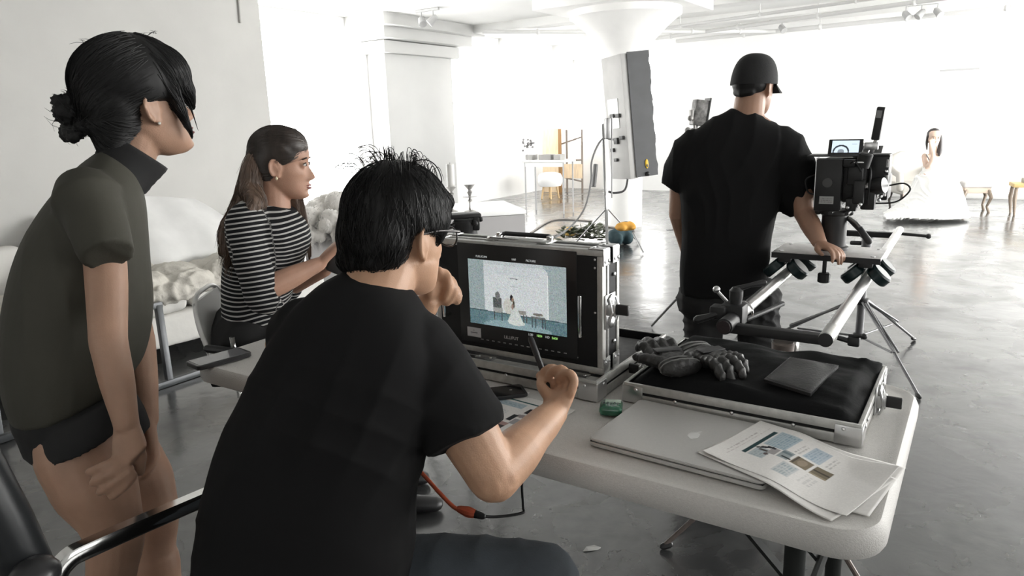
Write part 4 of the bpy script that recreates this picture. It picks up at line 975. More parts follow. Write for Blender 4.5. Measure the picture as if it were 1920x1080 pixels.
# ------------------------------------------------------------------ white plinth with candles, console, things at the window
WH = mat('white_lacquer', (.84, .84, .83), .5); GR = mat('grey_side_panel', (.46, .45, .45), .7, var=.03, scale=3)
zp_ = .60; pr = at_z(984, 393, zp_)
pl = thing('display_plinth', 'long low white plinth with a grey front carrying candlesticks', 'plinth', (pr.x, pr.y, 0), math.radians(14))
obj('front_panel', MB().box((-1.0, .012, zp_ / 2 - .02), (2.0, .024, zp_ - .05)), GR, pl)
obj('carcass', MB().box((-1.0, .44, zp_ / 2 - .02), (1.99, .82, zp_ - .04)), WH, pl)
obj('top_board', MB().box((-1.0, .43, zp_ - .02), (2.02, .88, .04), bev=.004), WH, pl)
M_SILV = mat('tarnished_silver', (.42, .41, .40), .35, metal=.7)
def candlestick(c, h, label, candle=True):
    t = thing('candlestick', label, 'candlestick', c, 0, 'candlesticks on the plinth')
    s = h
    obj('stem', MB().lathe((0, 0, 0), [(.055, 0), (.055, .006), (.02, .02), (.012, .05), (.010, s * .35), (.022, s * .42), (.010, s * .50), (.014, s * .62), (.026, s * .72), (.012, s * .80), (.04, s * .93), (.052, s * .99), (.05, s)], 20), M_SILV, t)
    if candle: obj('candle', MB().lathe((0, 0, s), [(.036, 0), (.036, .20), (.030, .206), (.004, .204)], 20), mat('cream_wax', (.66, .65, .63), .5, sss=.0), t); obj('wick', MB().cyl((0, 0, s + .2), (0, 0, s + .22), .002, 6), M_BLACK, t)
    else: obj('drip_pan', MB().lathe((0, 0, s * .52), [(.012, 0), (.066, .008), (.068, .014), (.012, .010)], 20), M_SILV, t)
q = at_z(848, 397, zp_); candlestick((q.x, q.y, zp_), .235, 'tall silver candlestick holding a thick pale candle')
q = at_z(882, 397, zp_); candlestick((q.x, q.y, zp_), .255, 'thin empty metal candlestick with a drip pan', False)
# loose white fur throw on the plinth
fr = pr + Matrix.Rotation(math.radians(14), 3, 'Z') @ Vector((-1.70, .14, 0))
M_FUR = mat('off_white_fur', (.62, .60, .57), .95, var=.12, scale=14, sheen=.4)
fw = thing('fur_throw', 'loose heap of whitish fur on the far left end of the plinth', 'fur', (fr.x, fr.y, zp_))
b = MB()
for k in range(26): b.ell((rs.uniform(-.22, .22), rs.uniform(-.05, .18), rs.uniform(.05, .20)), (rs.uniform(.05, .1),) * 3, None, 10, 8)
for k in range(16): b.ell((rs.uniform(-.22, .22), rs.uniform(-.24, -.17), rs.uniform(-.24, .08)), (rs.uniform(.05, .08),) * 3, None, 10, 8)
me = remesh(b, .014, 2, 'fur_mass'); fold(me, [((1, .2, .4), .06, .012), ((.2, 1, .3), .05, .012)], 2); link('fur_mass', me, M_FUR, fw)
def tufts(me, n, L, r, seed, droop=.5):
    rs_ = random.Random(seed); v = get_co(me); nn = get_no(me); b = MB()
    for k in range(n):
        i = rs_.randrange(len(v)); p = Vector(v[i]); d = (Vector(nn[i]) + Vector((rs_.uniform(-.6, .6), rs_.uniform(-.6, .6), rs_.uniform(-.5, .4)))).normalized(); l = L * rs_.uniform(.5, 1.2); s = d.cross(Vector((.3, .5, .8))).normalized() * r
        q1 = p + d * l * .55; q2 = p + d * l + Vector((0, 0, -l * droop)); t_ = s.cross(d).normalized() * r
        b.add([p - s, p + s, p + t_, q1 - s * .6, q1 + s * .6, q1 + t_ * .6, q2], [(0, 1, 4, 3), (1, 2, 5, 4), (2, 0, 3, 5), (3, 4, 6), (4, 5, 6), (5, 3, 6)])
    return b
obj('fur_strands', tufts(me, 1500, .06, .0018, 3), M_FUR, fw, smooth=0, kind='stuff')
# console table with thin legs
cb = at_z(987, 398, 0)
cs = thing('console_table', 'white console table with thin grey legs before the window', 'table', cb, YAW)
M_TH = mat('thin_grey_leg', (.42, .42, .43), .5)
for x in (0, .68):
    for y in (0, -.30): obj('leg', MB().cyl((x, -y, 0), (x, -y, .78), .012, 8), M_TH, cs)
obj('tabletop', MB().box((.34, .15, .80), (.76, .36, .035), bev=.005), WH, cs)
obj('apron', MB().box((.34, .0, .75), (.68, .02, .07)), WH, cs)
for k, (x, w_, c_) in enumerate(((.06, .13, .42), (.34, .22, .35), (.56, .12, .4))):
    t = tag(obj('storage_box', MB().box(cs.location + Matrix.Rotation(YAW, 3, 'Z') @ Vector((x, .1, .8175 + .04)), (w_, .16, .08), YAW, .006), mat('grey_box_%d' % k, (c_, c_ * .98, c_ * .95), .6)), ('small grey box at the left end of the console table', 'wider grey box in the middle of the console table', 'small grey box at the right end of the console table')[k], 'box')
# pouf
q = at_z(1032, 372, 0); po2 = thing('pouf_stool', 'rounded white pouf on a wooden base behind the console table', 'stool', q, YAW)
obj('cushion', MB().lathe((0, 0, .22), [(.05, 0), (.20, .01), (.23, .08), (.23, .16), (.20, .23), (.10, .26), (.02, .262)], 28), mat('white_bouclé'.replace('é', 'e'), (.9, .9, .89), .9), po2)
for k in range(4):
    a = k * math.pi / 2 + .6; obj('leg', MB().cyl((.16 * math.cos(a), .16 * math.sin(a), 0), (.12 * math.cos(a), .12 * math.sin(a), .23), .016, 8, .02), mat('blond_wood', srgb(226, 196, 150), .5), po2)
# wooden board and scaffold frame
M_OWOOD = mat('warm_plywood', srgb(228, 204, 172), .6, var=.14, scale=5, stretch=(6, 6, 1))
wb = at_z(1036, 360, 0)
bd = thing('plywood_board', 'tall plywood board standing upright by the back wall', 'board', wb, YAW)
obj('sheet', MB().box((0, 0, .62), (.42, .03, 1.24)), M_OWOOD, bd); obj('edge_batten', MB().box((.20, -.025, .62), (.06, .03, 1.24)), mat('brown_batten', srgb(150, 112, 66), .6), bd)
obj('rail', MB().box((.42, .02, .42), (.5, .02, .28)), M_OWOOD, bd)
sc = thing('scaffold_frame', 'grey metal scaffold ladder frame beside the plywood board', 'scaffold', at_z(1066, 360, 0), YAW)
M_SCF = mat('brown_grey_metal', (.22, .18, .15), .5)
for x in (0, .34): obj('upright', MB().cyl((x, -.05, 0), (x, -.05, 1.22), .020, 8), M_SCF, sc)
for z0, z1 in ((.92, 1.08), (.62, .64), (.32, .22)): obj('rung', MB().cyl((-.22, -.05, z0), (.34, -.05, z1), .015, 8), M_SCF, sc)
# dried sprig standing in the window
q = at_t(988, 285, 11.0); sp = thing('dried_sprig', 'small dark dried sprig standing before the window', 'plant', (q.x, q.y, .8175))
b = MB()
for k in range(18):
    a = rs.uniform(0, 6.28); L = rs.uniform(.05, .13); p0 = Vector((0, 0, .16 + .1 * rs.random())); p1 = p0 + Vector((math.cos(a) * L, math.sin(a) * L * .5, rs.uniform(-.02, .10))); b.tube([p0, p1], .004, 5); b.ell(p1, (.02, .014, .018), None, 8, 6)
b.cyl((0, 0, 0), (0, 0, .2), .005, 6); obj('sprig', b, mat('dull_dried_stem', (.30, .29, .29), .8), sp)

# small fixture on a stand behind the man in the cap
q = at_t(1307, 215, 4.3)
sf = thing('small_spotlight', 'small worn metal spotlight on a stand behind the shoulder of the man in the cap', 'spotlight', (q.x, q.y, 0), .15)
M_WORN = mat('worn_grey_metal', (.20, .195, .19), .55, metal=.3, var=.5, scale=45)
Rk = Matrix.Rotation(math.radians(8), 3, 'Y')
b = MB().box((.015, 0, q.z + .01), (.085, .07, .15), rot=Rk, bev=.006); obj('housing', b, M_WORN, sf)
obj('visor', MB().box((.058, 0, q.z + .015), (.008, .08, .16), rot=Rk), M_BLACKM, sf)
b = MB().box((-.045, -.02, q.z), (.02, .03, .06), bev=.004); b.ell((-.055, -.03, q.z - .02), (.016,) * 3); b.tube([(-.03, -.02, q.z - .02), (-.02, -.02, q.z - .08), (-.06, -.02, q.z - .095)], .010, 8); b.ell((-.065, -.02, q.z - .09), (.018,) * 3); obj('bracket', b, mat('grey_worn_bracket', (.34, .33, .32), .5, metal=.4), sf)
obj('pole', MB().cyl((0, 0, .03), (0, 0, q.z - .06), .012, 8), M_LS, sf)
for k in range(3):
    d = Vector((math.cos(k * 2.09), math.sin(k * 2.09), 0)); obj('leg', MB().tube([d * .02 + Vector((0, 0, .35)), d * .33 + Vector((0, 0, .012))], .008, 8), M_LS, sf)

# ------------------------------------------------------------------ sofa along the partition
SFA = mat('white_cotton_cover', (.64, .63, .60), .9, var=.04, scale=6, bump=.15, bscale=30)
sf0 = RM(-4.57, 2.0); so = thing('sofa', 'long white covered sofa standing along the grey-white wall', 'sofa', sf0, YAW)
def soft_box(name, c, d, m_, par, seed, vox=.02, amp=.012, bev=.05):
    b = MB().box(c, d, 0, bev, seg=3); me = remesh(b, vox, 2, name); fold(me, [((1, .2, .1), .35, amp), ((.1, 1, .5), .4, amp), ((.4, .3, 1), .25, amp * .6)], seed); return link(name, me, m_, par)
soft_box('base', (0, 0, .20), (.86, 3.3, .20), SFA, so, 3, .022, .006, .02)
for k, y in enumerate((-1.09, 0, 1.09)): soft_box('seat_cushion', (.03, y, .355), (.80, 1.06, .11), SFA, so, 5 + k, .018, .008)
for k, y in enumerate((-.82, .82)): soft_box('back_cushion', (-.34, y, .58), (.20, 1.5, .36), SFA, so, 9 + k, .02, .01)
ft = MB()
for x in (-.36, .36):
    for y in (-1.55, 0, 1.55): obj('foot', MB().cyl((x, y, 0), (x, y, .11), .03, 10), M_BLACKM, so)
# beige throw heaped on the seat, pale plastic sheet over it
tw = thing('throw_blanket', 'crumpled beige throw heaped on the white sofa seat', 'blanket', RM(-4.5, 2.45, .425), YAW)
b = MB()
for k in range(22): b.ell((rs.uniform(-.22, .34), rs.uniform(-.75, .75), rs.uniform(.0, .12)), (rs.uniform(.12, .2), rs.uniform(.14, .24), rs.uniform(.05, .09)), None, 12, 8)
b.box((.1, 0, .015), (.62, 1.5, .05), bev=.02)
me = remesh(b, .016, 3, 'blanket'); fold(me, [((1, .3, .2), .16, .022), ((.2, 1, .3), .2, .022), ((.7, -.7, .1), .13, .014)], 12); link('blanket', me, mat('beige_fleece', (.60, .575, .52), .95, var=.08, scale=10, bump=.3, bscale=70), tw)
pc2 = thing('plastic_sheet', 'pale grey sheet draped over the back of the sofa against the wall', 'sheet', RM(-4.9, 2.65, .425), YAW)
nx, ny = 40, 24; vs = []
for j in range(ny):
    for i in range(nx):
        u, v = i / (nx - 1) - .5, j / (ny - 1)
        vs.append((.36 - .36 * v + .045 * math.sin(7 * u + 4 * v) * (1 - v) + .02 * math.sin(19 * u + 2), u * (1.5 - .5 * v), .10 + .42 * v ** .7 + .03 * math.sin(6 * u + 1.2) * v))
fs = [(j * nx + i, j * nx + i + 1, (j + 1) * nx + i + 1, (j + 1) * nx + i) for j in range(ny - 1) for i in range(nx - 1)]
obj('sheet', MB().add(vs, fs), mat('translucent_plastic', (.66, .66, .65), .35, var=.05, scale=8), pc2, smooth=60)
# dark metal frame standing in front of the sofa
fpx = at_z(319, 723, 0)
mf = thing('metal_bench_frame', 'dark square-tube bench frame standing in front of the sofa', 'frame', fpx, YAW)
M_MF = mat('dark_square_tube', (.075, .08, .085), .4, metal=.3)
tpz = at_t(296, 572, (fpx - C0).dot(F0)); dv = Matrix.Rotation(-YAW, 3, 'Z') @ (tpz - fpx)
def sqt(a, b, w_=.035):
    a, b = Vector(a), Vector(b); d = (b - a); q = Vector((0, 0, 1)).rotation_difference(d.normalized()).to_matrix(); return MB().box((a + b) / 2, (w_, w_, d.length), rot=q, bev=.003)
obj('post', sqt((0, 0, 0), dv), M_MF, mf); obj('post', sqt((-.02, -.85, 0), dv + Vector((-.02, -.85, 0))), M_MF, mf)
obj('top_rail', sqt(dv + Vector((0, .02, 0)), dv + Vector((-.02, -.87, 0))), M_MF, mf)
obj('foot_rail', sqt((0, -.9, .02), (0, .62, .02)), M_MF, mf)

# ------------------------------------------------------------------ chairs
# the seated woman's white chair
M_SHELL = mat('white_moulded_shell', (.72, .72, .70), .35)
swc = Vector((-.845, 2.47, 0))
wc = thing('shell_chair', 'white shell chair with chrome legs under the woman in stripes', 'chair', swc, 0.10)
SHZ = .56
b = MB(); secs = []
for k in range(13):
    t = k / 12
    if t < .5: c = Vector((.20 - .34 * t * 2, 0, SHZ + .015 * (1 - t * 2) - .01)); wd = .22; up = Vector((0, 0, .008))
    else: u = (t - .5) * 2; c = Vector((-.14 - .10 * math.sin(u * 1.3), 0, SHZ + .28 * u ** 1.3)); wd = .20 - .06 * u; up = Vector((.008, 0, .002))
    secs.append((c, Vector((0, wd, 0)), up))
b.loft(secs, 20, False, 4); obj('shell', b, M_SHELL, wc, smooth=60)
obj('shell_rim', MB().tube(spline([(.0, .22, SHZ + .03), (-.13, .215, SHZ + .06), (-.20, .19, SHZ + .17), (-.235, .12, SHZ + .28), (-.24, 0, SHZ + .30), (-.235, -.12, SHZ + .28), (-.20, -.19, SHZ + .17), (-.13, -.215, SHZ + .06), (0, -.22, SHZ + .03)], 5), .008, 8), M_SHELL, wc, smooth=80)
for sx in (-1, 1):
    for sy in (-1, 1): obj('leg', MB().tube([(sx * .10 + .03, sy * .13, SHZ - .02), (sx * .13 + .05, sy * .15, .01)], .011, 10), M_CHROME, wc)
obj('seat_pad', MB().box((-.02, 0, SHZ + .012), (.36, .38, .03), bev=.012), M_BLACKCLOTH, wc)
obj('arm_pad', MB().limb([(-.17, -.25, SHZ + .155), (-.05, -.26, SHZ + .135)], [.014, .014], n=10), M_BLACK, wc)
obj('arm_post', MB().cyl((-.09, -.245, SHZ - .02), (-.09, -.25, SHZ + .19), .009, 10), M_CHROME, wc)
# the seated man's chair in the lower left
a0, a1 = at_z(104, 1062, .66), at_z(400, 925, .66)
seat_c = at_z(585, 1130, .47); oc = thing('office_chair', 'black padded chair with a flat chrome armrest under the seated man', 'chair', (seat_c.x, seat_c.y, 0), YAW)
def flatbar(pts, w_, h_):
    pts = spline(pts, 6); rg = []
    for i, p in enumerate(pts):
        t = (pts[min(i + 1, len(pts) - 1)] - pts[max(i - 1, 0)]).normalized(); x = t.cross(Vector((0, 0, 1))).normalized(); y = x.cross(t)
        rg.append([p + x * (w_ / 2) * cx + y * (h_ / 2) * cy for cx, cy in ((-1, -.7), (-.8, -1), (.8, -1), (1, -.7), (1, .7), (.8, 1), (-.8, 1), (-1, .7))])
    return MB().rings(rg)
dE = (a1 - a0).normalized()
arm = obj('armrest', flatbar([a0 + Vector((0, 0, -.16)) - dE * .03, a0 + Vector((0, 0, -.05)) - dE * .015, a0 + dE * .015, a0 + dE * .08 + Vector((0, 0, .006)), a1, a1 + dE * .08, a1 + dE * .12 + Vector((0, 0, -.06)), a1 + dE * .12 + Vector((0, 0, -.22))], .030, .030), M_CHROME, oc, world=True, smooth=50)
bo = [at_t(-60, 850, 1.02), at_t(10, 980, 1.05), at_t(62, 1085, 1.08)]
obj('side_bolster', MB().limb(bo, [.036, .036, .034], n=20), mat('smooth_black_vinyl', (.020, .022, .024), .38), oc, world=True, smooth=60)
obj('arm_boss', MB().ell(at_t(66, 1078, 1.04), (.034, .034, .026)), mat('dark_rubber_boss', (.03, .03, .032), .3), oc, world=True, smooth=60)
obj('seat', MB().box((0, 0, .43), (.46, .44, .08), bev=.03, seg=3), M_LEATHER, oc)
obj('column', MB().cyl((0, 0, .09), (0, 0, .40), .028, 14), M_CHROME, oc)
for k in range(5):
    a = k * 2 * math.pi / 5 + .3; d = Vector((math.cos(a), math.sin(a), 0)); obj('base_arm', MB().limb([d * .02 + Vector((0, 0, .10)), d * .29 + Vector((0, 0, .075))], [.022, .016], n=10), M_CHROME, oc)
    obj('caster', MB().lathe(d * .29 + Vector((0, 0, .03)), [(.02, -.018), (.03, -.018), (.03, .018), (.02, .018)], 14, (-d.y, d.x, 0)), M_BLACK, oc)
# bride's armchair, stool, side table
ca = at_z(1712, 392, 0)
M_CHW = mat('cream_upholstery', (.52, .50, .465), .9, var=.05, scale=6)
ac = thing('armchair', 'cream upholstered armchair that the bride leans from', 'armchair', ca, math.radians(-8))
b = MB().box((0, .05, .30), (.52, .5, .16), bev=.04, seg=3); obj('seat', b, M_CHW, ac, smooth=60)
secs = [((0, .30, .30), (.27, 0, 0), (0, .05, 0)), ((0, .33, .55), (.27, 0, 0), (0, .05, 0)), ((0, .36, .74), (.23, 0, 0), (0, .05, 0)), ((0, .37, .80), (.12, 0, 0), (0, .04, 0))]
obj('backrest', MB().loft(interp_secs(secs, 3), 24, True, 3), M_CHW, ac, smooth=60)
for sx in (-1, 1):
    obj('arm', MB().limb([(sx * .25, .30, .58), (sx * .29, .05, .54), (sx * .28, -.15, .50), (sx * .27, -.17, .32)], [.045, .045, .05, .05], n=12), M_CHW, ac, smooth=60)
    for sy in (-.16, .26): obj('leg', MB().limb([(sx * .22, sy, .24), (sx * .235, sy * 1.05, .10), (sx * .22, sy, .01)], [.03, .018, .016], n=8), mat('dark_carved_wood', (.05, .042, .036), .5), ac)
obj('apron', MB().box((0, -.19, .23), (.46, .03, .07), bev=.01), mat('pale_rose_trim', srgb(232, 214, 204), .8), ac)
sq = at_z(1824, 396, 0)
st = thing('padded_stool', 'low stool with pale seat and curved wooden legs beside the bride', 'stool', sq, math.radians(-20))
obj('seat', MB().box((0, 0, .37), (.34, .30, .08), bev=.025, seg=3), mat('pale_grey_seat', (.58, .56, .55), .9), st)
obj('apron', MB().box((0, 0, .30), (.31, .27, .08), bev=.01), mat('beige_apron', srgb(206, 188, 172), .8), st)
for sx in (-1, 1):
    for sy in (-1, 1): obj('leg', MB().limb([(sx * .13, sy * .11, .30), (sx * .165, sy * .14, .20), (sx * .13, sy * .11, .08), (sx * .155, sy * .13, .008)], [.03, .022, .015, .018], n=8), mat('brown_carved_wood', (.21, .165, .125), .5), st)
tq = at_z(1925, 402, 0)
t2 = thing('side_table', 'small gilt side table at the right picture edge with dark legs', 'table', tq, math.radians(-25))
obj('tabletop', MB().box((0, 0, .39), (.42, .34, .05), bev=.006), mat('gilt_wood', srgb(196, 172, 120), .5), t2)
for sx in (-1, 1):
    for sy in (-1, 1): obj('leg', MB().tube([(sx * .17, sy * .13, .37), (sx * .18, sy * .14, .22), (sx * .16, sy * .12, .0)], [.022, .024, .012], 8), mat('brown_carved_wood', None), t2)
tag(obj('keepsake_box', MB().box(tq + Vector((-.02, 0, .4475)), (.16, .12, .065), -.4, .006), mat('taupe_box', (.36, .34, .30), .6)), 'small taupe box standing on the gilt side table', 'box')
vq = at_z(1872, 352, .0)
vs_ = thing('flower_vase', 'pale vase with faint stems on the floor between the stool and the side table', 'vase', at_z(1873, 362, 0))
obj('vase_body', MB().lathe((0, 0, 0), [(.05, 0), (.09, .06), (.10, .14), (.05, .26), (.035, .30), (.045, .33)], 18), mat('pale_glaze', (.62, .64, .66), .3), vs_)
b = MB()
for k in range(6): b.tube([(0, 0, .25), (rs.uniform(-.06, .06), rs.uniform(-.06, .06), .5 + .14 * rs.random())], .005, 5)
obj('stems', b, mat('faint_stem', (.6, .62, .6), .8), vs_)
# bits on the floor
tag(obj('tape_mark', MB().box(at_z(1258, 431, .002), (.10, .05, .004), .3), M_BLACKM), 'short black tape mark on the floor left of the man in the cap', 'tape')
tag(obj('tape_mark', MB().box(at_z(1442, 664, .002), (.05, .012, .004), -.3), M_BLACKM), 'tiny black tape mark on the floor between the legs of the man in the cap', 'tape')
q = at_z(1108, 1030, 0)
tw_ = thing('paper_scrap', 'torn pale scrap lying on the dark floor below the table', 'scrap', q, .2)
obj('scrap', MB().add([(-.03, -.006, .002), (-.012, -.012, .003), (.02, -.010, .002), (.034, -.002, .004), (.012, .004, .012), (-.014, .005, .010), (-.03, -.006, .0), (.02, -.010, .0), (.034, -.002, .0), (-.014, .005, .0)], [(0, 1, 2, 3, 4, 5), (6, 9, 8, 7), (0, 5, 9, 6), (3, 8, 9, 5, 4), (0, 6, 7, 2, 1), (2, 7, 8, 3)]), mat('scrap_paper', (.5, .5, .48), .8), tw_)
# ------------------------------------------------------------------ people
def skin(name, col, lip=None):
    return mat(name, col, .5, var=.09, scale=16, bump=.08, bscale=350, sss=.08)
SK_A = skin('skin_warm', (.43, .26, .18)); SK_B = skin('skin_tan', (.52, .31, .20)); SK_C = skin('skin_rosy', (.50, .29, .205)); SK_D = skin('skin_brown', (.38, .22, .15)); SK_E = skin('skin_fair', (.70, .52, .42))
M_LIP = mat('lip_rose', (.30, .11, .10), .4); M_BROW = mat('dark_brow', (.03, .022, .018), .8)
M_EYEW = mat('eye_white', (.6, .58, .55), .2); M_IRIS = mat('dark_iris', (.02, .015, .012), .15)
M_HAIRK = mat('black_hair', (.010, .0098, .010), .55, spec=.3); M_HAIRB = mat('dark_brown_hair', (.045, .034, .028), .42, var=.3, scale=20, stretch=(3, 3, .5)); M_HAIRL = mat('light_brown_hair', (.13, .085, .06), .45, var=.35, scale=22, stretch=(3, 3, .5))
M_TEE = mat('black_cotton', (.0108, .0108, .0112), .95, spec=.2); M_JEAN = mat('dark_blue_denim', (.040, .049, .058), .85, var=.2, scale=12, bump=.15, bscale=320)
M_OLIVE = mat('olive_crepe', (.050, .048, .036), .8, var=.06, scale=8, bump=.05, bscale=250)

HZ = [(-.119, .066, .030, .016), (-.112, .084, .004, .028), (-.100, .0875, -.022, .040), (-.085, .086, -.038, .050), (-.070, .0875, -.050, .0555), (-.050, .088, -.066, .060), (-.030, .0865, -.078, .066), (-.010, .083, -.088, .069), (.010, .0855, -.094, .0715), (.030, .0905, -.098, .0735), (.050, .089, -.098, .0745), (.070, .081, -.092, .0715), (.088, .064, -.077, .060), (.102, .040, -.054, .042), (.110, .016, -.028, .022), (.113, -.004, -.010, .005)]
def head_part(b, M, male=False, s=1.0, ears=True):
    """sculpted head: x forward, y left, z up, origin between the eyes' level and the ears"""
    zs = np.array([h[0] for h in HZ]); N = 64; rings = []
    Z = np.concatenate([np.linspace(-.119, -.03, 46), np.linspace(-.028, .113, 44)])
    sm = lambda k: np.interp(Z, zs, np.array([h[k] for h in HZ]))
    ker = np.array([1, 2, 3, 2, 1.]) / 9
    def smooth(a): return np.convolve(np.pad(a, 2, mode='edge'), ker, 'valid')
    xf, xb, wd = smooth(sm(1)), smooth(sm(2)), smooth(sm(3))
    nz_ = np.array([-.062, -.055, -.050, -.046, -.040, -.032, -.022, -.010, .000, .010, .020]); na = np.array([0, .006, .017, .024, .027, .023, .017, .011, .0065, .004, 0])
    nose = np.interp(Z, nz_, na); nsig = np.interp(Z, [-.055, -.042, -.03, 0, .015], [.0125, .0115, .009, .0075, .010])
    G = lambda d, s_: math.exp(-(d / s_) ** 2)
    for i, z in enumerate(Z):
        cx, a = (xf[i] + xb[i]) / 2, (xf[i] - xb[i]) / 2; r = []
        for k in range(N):
            th = 2 * math.pi * k / N; ct, st = math.cos(th), math.sin(th); p = 2.35
            x = cx + a * math.copysign(abs(ct) ** (2 / p), ct); y = wd[i] * math.copysign(abs(st) ** (2 / 2.15), st)
            if ct > 0:
                f = min(1, ct * 2.5)
                x += f * nose[i] * G(y, nsig[i]) + f * .009 * G(abs(y) - .0125, .006) * G(z + .046, .007)
                x -= f * (.0115 * G(abs(y) - .031, .016) * G(z - .001, .0105)); x += f * .0035 * G(abs(y) - .028, .022) * G(z - .021, .008)
                x += f * (.0075 * G(y, .019) * G(z + .0675, .0048) + .0085 * G(y, .016) * G(z + .0805, .0052) - .004 * G(y, .02) * G(z + .0735, .0022))
                x += f * (.005 * G(y, .016) * G(z + .106, .010) + .004 * G(abs(y) - .042, .018) * G(z + .028, .016))
                x -= f * .003 * G(y, .02) * G(z + .093, .006)
                x -= f * .004 * G(abs(y) - .040, .015) * G(z + .062, .02)
            if male and z < -.05: y *= 1.06
            r.append(M @ (Vector((x, y, z)) * s))
        rings.append(r)
    b.rings(rings)
    for sy in (-1, 1):
        c = Vector((.0745, sy * .0315, .001)); b.ell(M @ (c * s), tuple(v * s for v in (.0125, .0135, .0125)), M.to_3x3().normalized(), 14, 10)
        if ears:
            R = M.to_3x3().normalized() @ Matrix.Rotation(sy * math.radians(-24), 3, 'Z') @ Matrix.Rotation(math.radians(-8), 3, 'Y')
            o = M @ (Vector((-.006, sy * .074, -.014)) * s)
            b.ell(o, (.0165 * s, .0055 * s, .029 * s), R, 16, 12)
            pts = [o + R @ (Vector((.017 * math.cos(t) - .001, sy * .005, .029 * math.sin(t) + .001)) * s) for t in np.linspace(-.35, 4.1, 16)]
            b.limb(pts, [.0042 * s] * 16, n=8); b.ell(o + R @ (Vector((.006, sy * .001, -.026)) * s), (.009 * s, .005 * s, .010 * s), R, 10, 8)
            b.limb([o + R @ (Vector((.010 - .004 * k, sy * .005, -.016 + .012 * k)) * s) for k in range(3)], [.0035 * s] * 3, n=8)
def eyes(parent, M, s=1.0, brow=True):
    R = M.to_3x3().normalized(); b, i_, br, lid = MB(), MB(), MB(), MB()
    for sy in (-1, 1):
        c = Vector((.0755, sy * .0315, .001)); b.ell(M @ (c * s), (.0128 * s, .0120 * s, .0078 * s), R, 16, 10)
        i_.ell(M @ ((c + Vector((.0105, sy * -.001, 0))) * s), (.0035 * s, .0052 * s, .0058 * s), R, 12, 8)
        pts = [Vector((.0885 - .006 * abs(t) ** 2 - .004 * max(0, t), sy * (.0315 + .017 * t), .0205 + .003 * (1 - t * t) - .003 * max(0, t))) for t in np.linspace(-1, 1, 9)]
        br.limb([M @ (p * s) for p in pts], [(.0030 * s, .0022 * s)] * 8 + [.0012 * s], n=8)
        pts = [Vector((.0868 - .0055 * t * t, sy * (.0315 + .0135 * t), .0075 - .0045 * t * t)) for t in np.linspace(-1, 1, 9)]
        lid.limb([M @ (p * s) for p in pts], [.0014 * s] * 9, n=6)
    e = obj('eyes', b, M_EYEW, parent, True, smooth=60); obj('irises', i_, M_IRIS, e, True, smooth=60); obj('lashes', lid, M_BROW, e, True, smooth=60)
    if brow: obj('eyebrows', br, M_BROW, parent, True, smooth=60)
def lips(parent, M, s=1.0, m=None):
    b = MB()
    for z0, x0, w_, t in ((-.0690, .0955, .021, .0038), (-.0790, .0955, .018, .0046)):
        b.limb([M @ (Vector((x0 - .016 * (q * q), q * w_, z0 + (-.002 * q * q if z0 > -.074 else .003 * q * q))) * s) for q in np.linspace(-1, 1, 9)], [(t * (1 - .75 * q * q) * s, t * (1 - .75 * q * q) * s * .8) for q in np.linspace(-1, 1, 9)], n=8)
    obj('lips', b, m or M_LIP, parent, True, smooth=60)
def head_matrix(ear_or_c, yaw, pitch=0.0, roll=0.0, ear=None, s=1.0):
    R = Matrix.Rotation(yaw, 4, 'Z') @ Matrix.Rotation(-pitch, 4, 'Y') @ Matrix.Rotation(roll, 4, 'X')
    c = Vector(ear_or_c)
    if ear: c = c - (R.to_3x3() @ (Vector((-.006, ear * .074, -.014)) * s))
    return Matrix.Translation(c) @ R
def strands(surf, n, steps, L, r, comb, seed, pick=None, lift=.003, wild=.15, free=0.0):
    """hair strands combed over a surface mesh; comb(p, i) gives the direction"""
    rs_ = random.Random(seed); v = get_co(surf); nn = get_no(surf)
    bvh = BVHTree.FromPolygons([Vector(p) for p in v], [tuple(p.vertices) for p in surf.polygons]); b = MB(); made = 0; tries = 0
    while made < n and tries < n * 20:
        tries += 1; i = rs_.randrange(len(v)); p = Vector(v[i])
        if pick and not pick(p): continue
        jit = Vector((rs_.gauss(0, wild), rs_.gauss(0, wild), rs_.gauss(0, wild))); l = L * rs_.uniform(.6, 1.2); li = lift * rs_.uniform(.2, 1.6); pts = []
        for k in range(steps):
            hit = bvh.find_nearest(p)
            if hit[0] is None: break
            if k < steps * (1 - free): p = hit[0] + hit[1] * li
            pts.append(p.copy()); d = comb(p, k / steps) + jit
            if k < steps * (1 - free): d = d - hit[1] * d.dot(hit[1])
            if d.length < 1e-6: break
            p = p + d.normalized() * (l / steps)
        if len(pts) < 3: continue
        b.tube(pts, [r * (1 - .8 * k / (len(pts) - 1)) for k in range(len(pts))], 3); made += 1
    return b
def clear_ears(me, Mi, z1, s=1.0, x0=-.032, x1=.045):
    # hair lies close to the skull around the ears
    v = get_co(me); A = np.array(Mi.inverted()); q = (v @ A[:3, :3].T + A[:3, 3]) / s
    m = np.clip((z1 - q[:, 2]) / .012, 0, 1) * np.clip((q[:, 0] - x0) / .012, 0, 1) * np.clip((x1 - q[:, 0]) / .012, 0, 1)
    lim = .060; y = q[:, 1]; t = np.sign(y) * np.minimum(np.abs(y), lim); q[:, 1] = y * (1 - m) + t * m; q *= s
    B = np.array(Mi); set_co(me, q @ B[:3, :3].T + B[:3, 3])
def digits(b, chains, r0=.0085, taper=.80):
    for c in chains:
        n = len(c); b.limb(c, [r0 * (1 - (1 - taper) * k / (n - 1)) for k in range(n)], n=10, sub=3)
